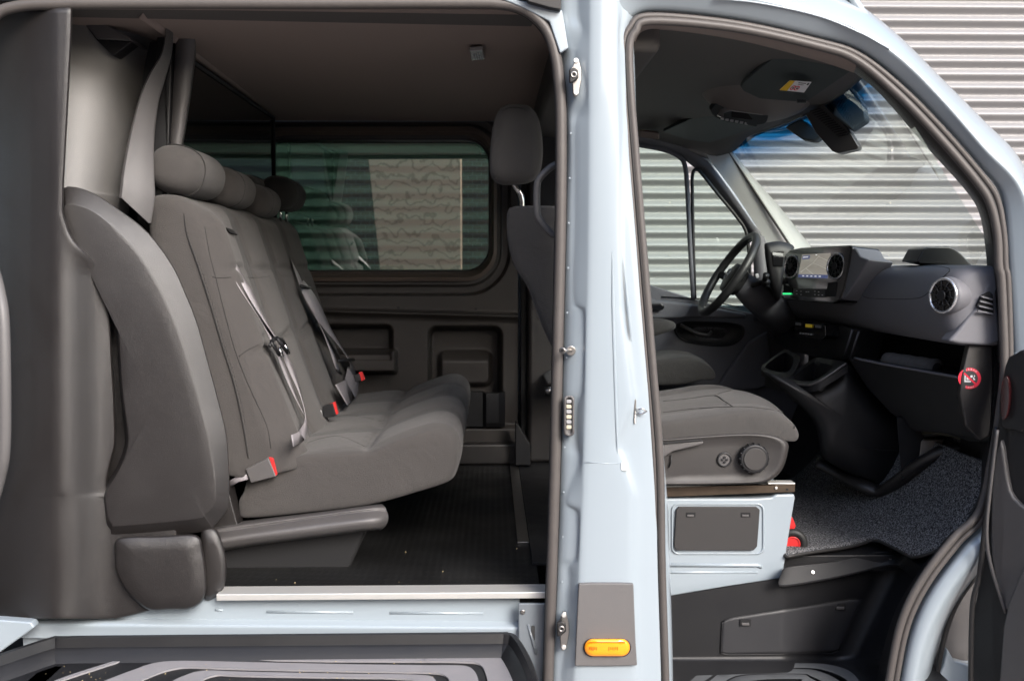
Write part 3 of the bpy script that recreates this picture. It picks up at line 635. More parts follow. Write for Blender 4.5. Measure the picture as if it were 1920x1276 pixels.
# crumbs
cv, cf = [], []
for k in range(54):
    x = random.uniform(-1.05, .0); y = random.uniform(-.06, .04); s = random.uniform(.0008, .0022)
    if k > 45: x = random.uniform(-.6, .08); y = random.uniform(.16, .5)
    z = TZ + .002 if y < .1 else -.784
    b0 = len(cv); cv += [V(x, y, z), V(x + s * 2, y + s * .4, z), V(x + s, y + s * 2, z), V(x + s, y + s * .8, z + s)]; cf += [[b0, b0 + 1, b0 + 3], [b0 + 1, b0 + 2, b0 + 3], [b0 + 2, b0, b0 + 3], [b0, b0 + 2, b0 + 1]]
cr_ = finish('grit', mesh('grit', cv, cf), mat('grit_tan', (.45, .36, .2), .9), None, smooth=False)
top(cr_, 'tan crumbs of grit scattered on the black step and floor', 'grit', kind='stuff')

# ================================================================== FAR SIDE WALL (rear)
def sdr(px, py, x0, y0, x1, y1, r):
    qx = abs(px - (x0 + x1) / 2) - (x1 - x0) / 2 + r; qy = abs(py - (y0 + y1) / 2) - (y1 - y0) / 2 + r
    return math.hypot(max(qx, 0), max(qy, 0)) + min(max(qx, qy), 0) - r
FW = 1.66
def wallY(px, py):
    y = FW
    # ridge line
    yl = 584 + (px - 634) * .027
    y -= .018 * math.exp(-((py - yl) / 4.5) ** 2)
    y += .012 * sstep(yl, yl + 14, py)
    y -= .02 * sstep(793, 806, py)
    # window surround groove
    dw = -sdr(px, py, 480, 236, 936, 533, 62)
    y += .03 * sstep(-22, -16, dw) * (1 - sstep(-4, 0, dw)) + .01 * sstep(-4, 2, dw)
    # pockets
    y += .10 * sstep(2, -7, sdr(px, py, 648 - 80, 609, 736, 664, 12))
    y += .11 * sstep(2, -8, sdr(px, py, 803, 612, 941, 800, 16))
    y -= .05 * sstep(4, -6, sdr(px, py, 824, 655, 920, 722, 14)) * sstep(650, 680, py)
    y -= .135 * sstep(2, -5, sdr(px, py, 580, 655, 744, 699, 4)) - .022 * sstep(0, -2, sdr(px, py, 590, 661, 734, 676, 3))
    return y
vx = [490 + k * 1.7 for k in range(284)]; vy = [228 + k * 2.0 for k in range(325)]
vv = []; ff = []
nx, ny = len(vx), len(vy)
for y in vy:
    for x in vx: vv.append(PY(x, y, wallY(x, y)))
for j in range(ny - 1):
    for i in range(nx - 1):
        if sdr(vx[i], vy[j], 480, 250, 926, 520, 50) < -8: continue
        ff.append([j * nx + i, j * nx + i + 1, (j + 1) * nx + i + 1, (j + 1) * nx + i])
me = mesh('side_wall_trim', vv, ff)
sw = finish('side_wall_trim', me, PLAST_S, van)
lwr = loft('storage_bin', [[PY(*p) for p in r] for r in
    [[(864, 733, FW + .0), (905, 733, FW), (912, 735, FW - .02), (935, 735, FW - .02), (947, 732, FW)],
     [(864, 735, FW - .035), (905, 735, FW - .035), (912, 737, FW - .06), (935, 737, FW - .06), (947, 735, FW - .03)],
     [(864, 752, FW - .037), (905, 752, FW - .037), (912, 756, FW - .062), (935, 756, FW - .062), (947, 755, FW - .03)],
     [(864, 790, FW - .03), (905, 790, FW - .03), (912, 792, FW - .05), (935, 792, FW - .05), (947, 792, FW - .03)],
     [(864, 799, FW - .03), (905, 799, FW - .03), (912, 800, FW - .03), (935, 800, FW - .03), (947, 800, FW - .03)]]], PLAST_B, sw, angle=30)
for a_, b_ in ((747, 577), (892, 579)): disc('trim_screw', PY(a_, b_, FW - .001), Vector((0, -1, 0)), .006, .003, PLAST_B, sw, seg=14, bevel=.001)
# window frame (rubber), glass
wo_ = rrect(470, 238, 932, 527, 58, 10); wi_ = rrect(485, 262, 918, 507, 44, 10); wm_ = rrect(476, 246, 926, 520, 54, 10)
FRAMEM = mat('window_frame', (.10, .075, .06), .45)
rings('side_window_frame', [(wo_, FW + .03), (wo_, FW - .012), (wm_, FW - .016), (scl(wm_, .985), FW - .004), (wi_, FW + .03), (wi_, FW + .09)], FRAMEM, van, cap=False, n=120, angle=40)
rings('side_window_rubber', [(rrect(482, 258, 921, 511, 46, 10), FW + .024), (wi_, FW + .018), (scl(wi_, .99), FW + .03)], RUBBER_D, van, cap=False, n=120)
prism('side_window', [(p[0], p[1], FW + .078 - (514 - p[1]) * .000024) for p in rrect(478, 255, 924, 514, 48, 8)], .004, TINT, van, bevel=0)
# far pillar, foot trim and seat belt reel
box('far_pillar_trim', .145, .36, 1.60, 1.76, -.78, .6, PLAST, van, .02)
box('pillar_gap', .12, .145, 1.64, 1.74, -.78, .45, VOID, van)
prism('pillar_foot', [(966, 792), (972, 796), (992, 830), (995, 836), (995, 872), (966, 872)], .05, PLAST_B, van, Y=1.52, bevel=.004)
tube('belt_reel', [PY(1022, 733, .9), PY(1034, 733, .9)], .014, STEEL, van)
box('wall_foot', -.9, .14, 1.60, 1.75, -.785, -.70, PLAST, van, .01)

# ================================================================== REAR BENCH
bench = D.objects.new('rear_bench', None); COL.objects.link(bench); bench.parent = van; bench.location = -van.location
BY0, BY1 = .33, 1.60
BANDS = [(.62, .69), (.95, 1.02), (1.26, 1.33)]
def inband(y): return any(a_ <= y <= b_ for a_, b_ in BANDS)
def ys():
    s = []
    y = BY0
    marks = sorted([BY0, BY1] + [k for b in BANDS for k in b])
    for a_, b_ in zip(marks, marks[1:]):
        n = max(4, int((b_ - a_) / .009)); s += [a_ + (b_ - a_) * k / n for k in range(n)]
    return s + [BY1]
def segpos(y):
    ed = [BY0] + [k for b in BANDS for k in b] + [BY1]
    for a_, b_ in zip(ed, ed[1:]):
        if a_ <= y <= b_: return (y - a_) / (b_ - a_), b_ - a_
    return 0, .1
def prof_len(pts, n): return resample(cr(pts, 6), n)
cush = [(-.66, -.60), (-.64, -.55), (-.58, -.510), (-.50, -.492), (-.42, -.480), (-.35, -.476), (-.325, -.478), (-.29, -.458), (-.22, -.430), (-.155, -.412), (-.11, -.420), (-.088, -.452), (-.084, -.50), (-.094, -.553), (-.115, -.572), (-.20, -.600), (-.32, -.632), (-.50, -.655), (-.655, -.668), (-.672, -.65), (-.672, -.62)]
NP = 150
base = prof_len(cush + [cush[0]], NP + 1)[:-1]
cx0, cz0 = -.38, -.56
rows = []; Y_ = ys()
ext = []
for k, (dy, sc) in enumerate(((0.030, .80), (0.012, .93), (0.004, .975))): ext.append((BY0 - .0 + dy * 0 - (.03 - dy) * 0, sc))
full = [(BY0 + .000, .55), (BY0 + .001, .86), (BY0 + .006, .94), (BY0 + .018, .985)] + [(y, 1.0) for y in Y_ if BY0 + .03 < y < BY1 - .03] + [(BY1 - .018, .985), (BY1 - .004, .93), (BY1, .6)]
for y, s in full:
    t, L_ = segpos(y); r = []
    for (x, z) in base:
        xx, zz = cx0 + (x - cx0) * (s if s < .9 else 1 - (1 - s) * .5), cz0 + (z - cz0) * s
        topw = sstep(-.50, -.46, z) * sstep(-.62, -.5, x)
        if not inband(y) and s == 1.0:
            b_ = math.sin(math.pi * t) ** .5 if 0 < t < 1 else 0
            zz += topw * .012 * b_ - topw * .012
            zz -= .015 * math.exp(-((x + .335) / .014) ** 2) * b_
            xx += .006 * b_ * sstep(-.12, -.09, x) * sstep(-.56, -.5, z)
        else: zz -= topw * .011; xx -= .003 * sstep(-.12, -.09, x)
        r.append(V(xx, y, zz))
    rows.append(r)
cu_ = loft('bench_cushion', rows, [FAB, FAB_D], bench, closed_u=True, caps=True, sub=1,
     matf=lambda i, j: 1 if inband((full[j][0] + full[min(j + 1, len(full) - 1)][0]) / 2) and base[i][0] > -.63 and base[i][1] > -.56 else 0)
# piping seam of the near end
tube('cushion_piping', [PY(*p) for p in cr([(470, 905, .334), (518, 893, .336), (580, 886, .336), (641, 881, .336), (700, 874, .336), (747, 866, .336), (796, 846, .338), (830, 838, .345)], 4)], .0012, FAB_D, cu_, n=6)

# backrest
def bx(z): return -.765 - .315 * (z - .167)
bprof = []
for z in [-.53, -.50, -.42, -.30, -.18, -.06, .04, .11, .145]: bprof.append((bx(z) + (.02 if z < -.45 else 0), z))
bprof += [(-.772, .165), (-.80, .182), (-.84, .186), (-.872, .178), (-.885, .15), (-.87, .0), (-.83, -.25), (-.78, -.42), (-.72, -.535), (-.60, -.545)]
bb = prof_len(bprof + [bprof[0]], 191)[:-1]
ccx = lambda z: bx(z) - .055
full2 = [(BY0 - .02, .45), (BY0 - .018, .80), (BY0 - .010, .93), (BY0 + .004, .985)] + [(y, 1.0) for y in Y_ if BY0 + .01 < y < BY1 - .02] + [(BY1 - .012, .985), (BY1, .9), (BY1 + .003, .5)]
rows = []
for y, s in full2:
    t, L_ = segpos(y); r = []
    for (x, z) in bb:
        front = 1 if x > ccx(z) else 0
        xx = ccx(z) + (x - ccx(z)) * s; zz = z - (1 - s) * .06 * sstep(.0, .18, z)
        if front:
            b_ = math.sin(math.pi * t) ** .45 if 0 < t < 1 and not inband(y) else 0
            if y < .47: bol = .045 * math.exp(-((y - .375) / .045) ** 2) * (1 - sstep(.10, .18, z))
            else: bol = 0
            seam = .015 * math.exp(-((z + .005) / .010) ** 2) * b_ + .018 * math.exp(-((z + .225 - .03 * t) / .011) ** 2) * b_ + (.010 * math.exp(-((y - .435) / .007) ** 2) if z < .12 else 0)
            xx += .016 * b_ * (1 - sstep(.13, .17, z)) - seam + bol * .8 + .012 * math.exp(-((z + .40) / .09) ** 2) * b_
        r.append(V(xx, y, zz))
    rows.append(r)
def bm_(i, j):
    y = (full2[j][0] + full2[min(j + 1, len(full2) - 1)][0]) / 2
    return 1 if inband(y) and bb[i][0] > ccx(bb[i][1]) - .03 else 0
bk_ = loft('bench_backrest', rows, [FAB, FAB_D], bench, closed_u=True, caps=True, matf=bm_)
# stitched seam on the near bolster: a row of small stitches
sp_ = cr([(345, 400, .318), (351, 440, .314), (372, 500, .312), (395, 572, .312), (418, 650, .312), (440, 722, .312), (455, 790, .312), (466, 858, .314)], 8)
tube('backrest_piping', [PY(p[0], p[1], p[2] - .006) for p in sp_], .0020, FAB_D, bk_, n=6)
# headrests
def headrest(name, c, hx, hy, hz, m, parent, n1=22, n2=28, tilt=0.0, p=2.6):
    rows = []
    for j in range(n1 + 1):
        v = -math.pi / 2 + math.pi * j / n1; r = []
        for i in range(n2):
            u = 2 * math.pi * i / n2
            def sg(a_, e_): return math.copysign(abs(a_) ** e_, a_)
            cy = sg(math.sin(v), 2 / (p * 2)); rr = sg(math.cos(v), 2 / (p * 1.3))
            x = rr * sg(math.cos(u), 2 / p) * hx; z = rr * sg(math.sin(u), 2 / p) * hz; y = cy * hy
            xr = x * math.cos(tilt) - z * math.sin(tilt); zr = x * math.sin(tilt) + z * math.cos(tilt)
            r.append(Vector((c.x + xr, c.y + y, c.z + zr)))
        rows.append(r)
    return loft(name, rows, m, parent, closed_u=True)
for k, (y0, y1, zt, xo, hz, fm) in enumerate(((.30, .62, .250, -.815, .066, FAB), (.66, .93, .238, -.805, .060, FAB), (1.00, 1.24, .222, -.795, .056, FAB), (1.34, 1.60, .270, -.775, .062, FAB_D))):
    h = headrest('bench_headrest', V(xo, (y0 + y1) / 2, zt), .073, (y1 - y0) / 2, hz, fm, bench, tilt=-.25, p=2.3)
    if k == 0:
        pp = []
        for a_ in range(32):
            t = 2 * math.pi * a_ / 32
            x = .0722 * math.copysign(abs(math.cos(t)) ** .87, math.cos(t)); z = .0655 * math.copysign(abs(math.sin(t)) ** .87, math.sin(t))
            xr = x * math.cos(-.25) - z * math.sin(-.25); zr = x * math.sin(-.25) + z * math.cos(-.25)
            pp.append(V(xo + xr, .365, zt + zr))
        tube('headrest_seam', pp, .0018, FAB_D, h, n=6, closed=True)
    else:
        rr2 = []
        for a_ in range(32):
            t = 2 * math.pi * a_ / 32
            x = .071 * math.copysign(abs(math.cos(t)) ** .87, math.cos(t)); z = (hz - .001) * math.copysign(abs(math.sin(t)) ** .87, math.sin(t))
            rr2.append(V(xo + x * math.cos(-.25) - z * math.sin(-.25), y0 + .075, zt + x * math.sin(-.25) + z * math.cos(-.25)))
        tube('headrest_seam', rr2, .0022, FAB_D, h, n=6, closed=True)
    for dy in (-.05, .05): tube('headrest_post', [V(xo - .0, (y0 + y1) / 2 + dy, zt - .04), V(xo - .0, (y0 + y1) / 2 + dy, .16)], .005, CHROME, bench)
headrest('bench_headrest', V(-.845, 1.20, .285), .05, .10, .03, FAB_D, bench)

# side shield, beam and base
prism('seat_side_cover', [(425, 905), (436, 950), (446, 985), (400, 1000), (396, 985)], .06, PLAST, bench, Y=.30, bevel=.003)
bmr = [[(392, 986, .36), (470, 974, .36), (600, 958, .36), (690, 946, .36), (716, 944, .36)],
       [(386, 992, .28), (470, 981, .27), (600, 964, .27), (690, 952, .27), (722, 950, .29)],
       [(392, 1000, .265), (470, 988, .265), (600, 969, .265), (692, 957, .265), (725, 958, .285)],
       [(400, 1001, .255), (470, 990, .255), (600, 971, .255), (695, 960, .255), (727, 962, .28)],
       [(408, 1012, .225), (470, 1002, .225), (600, 985, .225), (698, 973, .225), (728, 972, .27)],
       [(412, 1022, .23), (470, 1013, .23), (600, 997, .23), (698, 984, .23), (724, 984, .275)],
       [(416, 1030, .25), (470, 1021, .25), (600, 1004, .25), (698, 992, .25), (716, 992, .29)],
       [(418, 1034, .33), (470, 1024, .33), (600, 1007, .33), (698, 994, .33), (712, 994, .33)]]
loft('bench_beam', [[PY(*p) for p in cr(r, 5)] for r in zip(*[cr(c, 3) for c in zip(*bmr)]) ] if False else [[PY(*p) for p in cr(list(r), 4)] for r in zip(*[cr(list(c), 3) for c in zip(*bmr)])], PLAST_L, bench)
bs = prism('bench_base', [PY(415, 1020, .30), PY(690, 985, .30), PY(643, 1094, .30), PY(636, 1104, .30), PY(418, 1108, .30)], (0, 1.2, 0), VOID, bench, bevel=.012)
prism('base_foot', [PY(420, 1094, .285), PY(638, 1090, .285), PY(634, 1105, .285), PY(424, 1107, .285)], (0, .02, 0), PLAST, bench, bevel=.004)
for k in range(2): disc('base_bolt', PY(664 + 4 * k, 1062 - 26 * k, .45), Vector((.6, -1, 0)), .006, .004, STEEL, bench, seg=14)

from mathutils.bvhtree import BVHTree
def caster(o):
    me_ = o.data; bv = BVHTree.FromPolygons([v.co for v in me_.vertices], [list(p.vertices) for p in me_.polygons])
    return lambda px, py, off_=.0006: (lambda h: h[0] - ray(px, py).normalized() * off_ if h[0] is not None else None)(bv.ray_cast(CAM, ray(px, py).normalized()))
def seam(name, o, pts, r=.0011, m_=None, n=5):
    c_ = caster(o); P_ = [c_(*p) for p in cr(pts, n)]; P_ = [p for p in P_ if p is not None]
    if len(P_) > 2: return tube(name, P_, r, m_ or FAB_D, o, n=6)
for pts in ([(398, 519), (415, 521), (434, 519)], [(465, 520), (486, 520), (506, 517)], [(527, 517), (538, 518), (549, 517)], [(572, 519), (580, 521), (588, 520)],
            [(448, 668), (466, 655), (487, 645)], [(527, 634), (536, 629), (545, 626)], [(564, 623), (576, 616), (587, 613)],
            [(384, 425), (394, 480), (406, 526), (425, 600), (444, 666), (470, 730), (500, 797), (508, 840)]):
    seam('backrest_seam', bk_, pts)
for k in range(58):
    t_ = k / 57; p_ = resample(sp_, 58)[k]
    q0 = PY(p_[0] + 5, p_[1], p_[2] - .002); q1 = PY(p_[0] + 5.5, p_[1] + 4, p_[2] - .002)
    if k % 1 == 0 and k < 56: tube('stitch', [q0, q1], .0009, FAB_D, bk_, n=4)
for pts in ([(560, 836), (600, 822), (640, 818), (687, 838)], [(619, 782), (660, 778), (719, 790)], [(668, 738), (710, 735), (754, 722)], [(687, 838), (704, 806), (719, 790)], [(719, 790), (735, 750), (754, 722)]):
    seam('cushion_seam', cu_, pts, .0009)
# belts and buckles
NB = Vector((1, 0, .315)).normalized(); P0B = V(bx(0), 0, 0)
def PB(px, py, o_): return PP(px, py, P0B + NB * o_, NB)
def belt(pts, wd, seg=5, wide=.045):
    path = [PB(*p) for p in cr(pts, seg)]; wds = []
    for i in range(len(path)):
        t_ = (path[min(i + 1, len(path) - 1)] - path[max(0, i - 1)]).normalized()
        w_ = NB.cross(t_).normalized()
        if w_.y < 0: w_ = -w_
        wds.append((w_ + NB * (.25 * math.sin(i * .35))).normalized())
    return ribbon('seat_belt', path, wide, BELT, bench, wds)
b1 = belt([(426, 470, .004), (440, 510, .030), (462, 555, .04), (490, 600, .045), (512, 636, .05)], 0, wide=.040)
belt([(436, 482, .012), (458, 530, .045), (492, 592, .055), (522, 640, .055)], 0, wide=.035)
belt([(522, 640, .05), (545, 690, .05), (564, 740, .05), (574, 790, .05), (566, 815, .06), (548, 826, .07)], 0, wide=.030)
belt([(516, 648, .045), (536, 700, .04), (556, 748, .04), (572, 780, .045)], 0, wide=.022)
belt([(548, 492, .004), (560, 520, .03), (574, 560, .04), (600, 610, .045), (622, 660, .05), (634, 694, .05)], (.1, .5, -.2), wide=.03)
belt([(566, 530, .04), (588, 570, .05), (620, 620, .055), (650, 668, .06), (662, 700, .06), (656, 728, .06), (640, 740, .07)], (.1, .7, -.1), wide=.08)
def slot(px, py, px2, py2, o_):
    tube('belt_guide', [PB(px, py, o_), PB(px2, py2, o_)], .006, PLAST_B, bench, up_=NB, flat=.7)
slot(564, 536, 582, 540, .05); slot(634, 676, 664, 674, .075); slot(632, 694, 640, 700, .055)
for (qa, qb, m_) in (((508, 640), (523, 664), PLAST_B), ((520, 634), (538, 660), PLAST_B), ((524, 650), (530, 668), CHROME), ((534, 645), (542, 662), CHROME)):
    tube('belt_tongue', [PB(qa[0], qa[1], .07), PB(qb[0], qb[1], .07)], .008, m_, bench, up_=NB, flat=.5)
tube('belt_tongue', [PB(506, 648, .065), PB(514, 634, .065), PB(530, 637, .065), PB(536, 648, .065)], .006, PLAST_B, bench, up_=NB, flat=.6)
# belt slot in the backrest cover
prism('belt_slot', [PB(424, 426, .020), PB(436, 430, .020), (PB(446, 440, .020)), PB(432, 436, .020)], -NB * .006, VOID, bench, bevel=.001)
def buckle(quad, red, Y, m):
    o_ = prism('belt_buckle', quad, .022, m, bench, Y=Y, bevel=.003)
    prism('release_button', red, .016, RED, o_, Y=Y + .002, bevel=.001)
    return o_
buckle([(460, 879), (503, 857), (518, 893), (470, 905)], [(504, 857), (512, 859), (519, 888), (517, 893)], .30, PLAST_L)
tube('buckle_strap', [PY(*p) for p in [(428, 908, .33), (445, 898, .32), (464, 893, .31)]], .008, BELT, bench, up_=Vector((0, 1, 0)), flat=.3)
buckle([(604, 762), (624, 755), (631, 779), (606, 785)], [(618, 757), (628, 753), (634, 775), (626, 780)], .85, PLAST_B)
prism('belt_tongue', [(592, 773), (602, 768), (606, 782), (594, 786)], .01, SILVER, bench, Y=.85, bevel=.002)
buckle([(662, 703), (674, 700), (678, 714), (666, 716)], [(672, 698), (679, 697), (684, 711), (678, 714)], 1.15, PLAST_B)

# ================================================================== PASSENGER SEAT
seat = D.objects.new('passenger_seat', None); COL.objects.link(seat); seat.parent = van; seat.location = -van.location
hr = [(969, 196), (990, 198), (1006, 214), (1015, 245), (1018, 285), (1014, 318), (1004, 336), (985, 345), (955, 347), (935, 345), (922, 333), (918, 310), (920, 270), (925, 232), (935, 207), (950, 197)]
hp = cr(hr, 4, True)
rings('seat_headrest', [(scl(hp, .3), .60), (scl(hp, .8), .595), (scl(hp, .95), .57), (hp, .53), (hp, .38), (scl(hp, .97), .345), (scl(hp, .88), .325), (scl(hp, .6), .313), (scl(hp, .25), .31)], FAB_C, seat, n=64, capback=True)
hs = [(p[0], p[1]) for p in cr([(930, 338), (926, 300), (930, 250), (940, 215), (955, 202), (985, 206), (1000, 225), (1008, 270), (1006, 315), (998, 330)], 5)]
tube('headrest_seam', [PY(p[0], p[1], .326) for p in hs], .0012, FAB_D, seat, n=6)
for o_ in (0, .12):
    tube('headrest_post', [PY(*p) for p in cr([(961 - o_ * 10, 338, .40 + o_), (968 - o_ * 12, 352, .40 + o_), (978 - o_ * 14, 368, .40 + o_), (979 - o_ * 14, 400, .40 + o_)], 5)], .006, CHROME, seat)
sb = [(951, 400), (958, 389), (985, 386), (1070, 390), (1120, 420), (1180, 700), (1180, 780), (1110, 780), (1040, 660), (1012, 600), (990, 540), (965, 500), (952, 450)]
domed('seat_backrest', cr(sb, 4, True), .62, [(.96, 0.02), (.99, 0), (1, -.05), (1, -.26), (.99, -.29), (.96, -.305), (.8, -.31), (.4, -.312)], FAB_C, van and seat, n=90)
# cushion
ct = [(1100, 735), (1200, 712), (1260, 716), (1332, 720), (1388, 730), (1445, 746), (1486, 765), (1507, 783), (1508, 795), (1500, 803), (1488, 800), (1483, 815), (1475, 826), (1430, 822), (1360, 824), (1243, 832), (1100, 840)]
loftpts = []
# real cushion: rows across the seat (Y), profile along X from pixels of the near edge
cprof = [(.20, -.46), (.28, -.425), (.40, -.405), (.50, -.392), (.58, -.380), (.66, -.368), (.73, -.372), (.785, -.40), (.808, -.435), (.798, -.458), (.76, -.452), (.70, -.47), (.60, -.475), (.40, -.475), (.20, -.475)]
cb = resample(cr(cprof + [cprof[0]], 5), 71)[:-1]
rows = []
for y, s, dx, dz in ((.275, .5, 0, 0), (.277, .85, 0, .0), (.285, .95, 0, .0), (.30, 1, .0, 0), (.33, 1, .0, .004), (.37, 1, .004, .002), (.40, 1, .008, -.012), (.43, 1, .02, -.006), (.50, 1, .03, .004), (.60, 1, .035, .004), (.70, 1, .03, .002), (.73, 1, .02, -.012), (.76, 1, .01, 0), (.80, 1, 0, 0), (.825, .96, 0, 0), (.835, .8, 0, 0), (.836, .4, 0, 0)):
    rr = []
    for x, z in cb:
        cx_, cz_ = .45, -.44
        fwd = sstep(.6, .78, x)
        rr.append(V(cx_ + (x - cx_) * (1 - (1 - s) * .12) + dx * fwd, y, cz_ + (z - cz_) * s + dz * sstep(-.46, -.42, z)))
    rows.append(rr)
sc_ = loft('seat_cushion', rows, FAB_C, seat, closed_u=True, caps=True, sub=1)
for pts in ([(1243, 752), (1290, 747), (1339, 741), (1356, 750), (1373, 761)], [(1243, 773), (1300, 766), (1373, 762), (1420, 764), (1468, 772), (1486, 782)], [(1486, 782), (1490, 792), (1489, 803)], [(1339, 741), (1352, 736), (1372, 731)]):
    seam('cushion_seam', sc_, pts, .0012)
# side valance
sv = [(1180, 830), (1249, 822), (1320, 816), (1388, 812), (1433, 813), (1462, 819), (1477, 829), (1479, 838), (1472, 868), (1462, 886), (1447, 898), (1426, 905), (1340, 908), (1249, 909), (1180, 910)]
sidep = rings('seat_side_panel', [(cr(sv, 3, True), .32), (cr(sv, 3, True), .268), (scl(cr(sv, 3, True), .985, (1330, 862)), .258), (scl(cr(sv, 3, True), .93, (1330, 864)), .252), (scl(cr(sv, 3, True), .90, (1330, 866)), .256), (scl(cr(sv, 3, True), .5, (1330, 866)), .255)], SEATP, seat, n=90)
kc = PY(1411, 857, .252)
kn = disc('recline_knob', kc, Vector((0, -1, 0)), .0375, .022, PLAST_B, seat, bevel=.005)
for k in range(16):
    t = 2 * math.pi * k / 16
    c_ = kc + Vector((math.cos(t) * .0375, -.010, math.sin(t) * .0375))
    tube('knob_ridge', [c_ + Vector((0, .008, 0)), c_ + Vector((0, -.010, 0))], .0022, PLAST_B, kn, n=8, up_=Vector((0, 0, 1)))
disc('knob_face', kc + Vector((0, -.022, 0)), Vector((0, -1, 0)),   .029, .003, SEATP, kn, bevel=.0025)
sc2 = PY(1358, 861, .252)
sw_ = torus('lumbar_switch', sc2, Vector((0, -1, 0)), .0165, .0028, PLAST_B, seat)
disc('switch_pad', sc2 + Vector((0, .001, 0)), Vector((0, -1, 0)), .015, .002, PLAST_L, sw_, bevel=.001)
for dx, dz in ((-.006, 0), (.006, 0), (0, .006), (0, -.006)):
    disc('switch_dot', sc2 + Vector((dx, -.002, dz)), Vector((0, -1, 0)), .0035, .0022, PLAST_B, sw_, seg=14, bevel=.001)
prism('seat_lever', [(1200, 833), (1243, 832), (1316, 826), (1320, 829), (1316, 833), (1262, 846), (1246, 856), (1200, 870)], .014, PLAST_L, seat, Y=.236, bevel=.003)
prism('lever_inset', [(1243, 829), (1315, 823), (1318, 826), (1243, 833)], .006, PLAST_B, seat, Y=.232, bevel=.001)
tube('panel_slit', [PY(1259, 852, .249), PY(1258, 866, .249), PY(1254, 876, .249)], .002, PLAST_B, seat)
# rails
prism('seat_rail', [(1180, 914), (1491, 907), (1491, 922), (1180, 934)], .03, STEEL if False else mat('rail_steel', (.10, .075, .055), .45, metal=.7, var=.3, vscale=30), seat, Y=.30, bevel=.002)
prism('seat_rail_cap', [(1180, 911.5), (1440, 908), (1440, 905), (1491, 905), (1491, 907.5), (1180, 914.5)], .035, ALU, seat, Y=.296, bevel=.001)
disc('rail_hole', PY(1476, 917, .299), Vector((0, -1, 0)), .003, .001, VOID, seat, seg=12, bevel=0)
disc('rail_bolt', PY(1455, 914, .299), Vector((0, -1, 0)), .004, .003, ALU, seat, seg=12, bevel=.001)
# pedestal
sbx = prism('seat_pedestal', [(1150, 935), (1420, 934), (1448, 932), (1455, 927), (1490, 926), (1491, 934), (1480, 1000), (1467, 1084), (1360, 1100), (1253, 1118), (1150, 1135)], .5, PAINT, seat, Y=.30, bevel=.005)
po = rrect(1258, 943, 1434, 1039, 12, 6)
rings('pedestal_bead', [(po, .3005), (scl(po, .985), .296), (scl(po, .965), .2955), (scl(po, .94), .301)], PAINT, sbx, cap=False)
tube('pedestal_bead', [PY(1180, 1058, .300), PY(1420, 1059, .300), PY(1428, 1062, .301)], .005, PAINT, sbx, n=10)
tube('pedestal_bead', [PY(1180, 1072, .302), PY(1420, 1072, .302)], .004, PAINT, sbx, n=10)
cv_ = prism('pedestal_cover', [(1273, 950), (1419, 950), (1425, 955), (1420, 1024), (1413, 1031.5), (1269, 1031.5), (1264, 1025), (1268, 956)], .01, mat('cover_plastic', (.036, .034, .034), .5, bump=.3, bscale=900), sbx, Y=.290, bevel=.002)
def latch(cx, cy, Y, par, w_=9, h_=4.5):
    prism('cover_latch', [(cx - w_, cy - h_), (cx + w_, cy - h_), (cx + w_, cy + h_), (cx - w_, cy + h_)], .004, VOID, par, Y=Y - .0006, bevel=0)
    prism('cover_latch', [(cx - w_ * .7, cy), (cx + w_ * .7, cy), (cx + w_ * .7, cy + h_ * .8), (cx - w_ * .7, cy + h_ * .8)], .004, PLAST_L, par, Y=Y - .003, bevel=.0008)
latch(1295, 964.5, .290, cv_); latch(1398, 964.5, .290, cv_)

# red wheel poking out behind the pedestal
tv = D.objects.new('hand_trolley', None); COL.objects.link(tv); tv.location = PY(1480, 1040, .38)
tag(tv, 'red trolley wheel with black tyre poking out behind the passenger seat base', 'trolley')
wc = PY(1486, 1018, .36)
torus('tyre', wc, Vector((-.15, -1, 0)), .030, .0105, mat('tyre_rubber', (.015, .015, .015), .55), tv)
disc('wheel_rim', wc + Vector((0, .01, 0)), Vector((-.15, -1, 0)), .0285, .012, RED, tv, bevel=.004)
torus('rim_ridge', wc + Vector((0, -.003, 0)), Vector((-.15, -1, 0)), .018, .0022, RED, tv)
prism('wheel_fork', [PY(1478, 975, .38), PY(1486, 968, .38), PY(1493, 986, .38), PY(1488, 994, .38), PY(1476, 992, .38)], (0, .02, 0), RED, tv, bevel=.003)

# ================================================================== DRIVER SEAT
ds = D.objects.new('driver_seat', None); COL.objects.link(ds); ds.parent = van; ds.location = -van.location
rows = []
for y, s, dx, dz in ((1.26, .5, 0, 0), (1.262, .85, 0, 0), (1.27, .95, 0, 0), (1.29, 1, 0, 0), (1.32, 1, 0, .004), (1.36, 1, .004, .0), (1.40, 1, .02, -.012), (1.48, 1, .03, 0), (1.58, 1, .02, 0), (1.60, .8, 0, 0)):
    rows.append([V(.45 + (x - .45) * (1 - (1 - s) * .12) + dx * sstep(.6, .78, x) + .01, y, -.44 + (z + .44) * s + dz * sstep(-.46, -.42, z) + .045) for x, z in cb])
loft('seat_cushion', rows, FAB_C, ds, closed_u=True, caps=True, sub=1)
arm = [(1190, 602), (1222, 597), (1245, 598), (1262, 603), (1267, 609), (1264, 617), (1245, 624), (1225, 630), (1190, 634)]
domed('armrest', cr(arm, 4, True), 1.30, [(.9, .02), (1, 0), (1, -.05), (.9, -.065), (.5, -.07)], FAB_C, ds, n=50)
prism('armrest_base', [(1190, 620), (1225, 614), (1258, 606), (1262, 612), (1235, 625), (1190, 636)], .05, SILVER, ds, Y=1.245, bevel=.004)

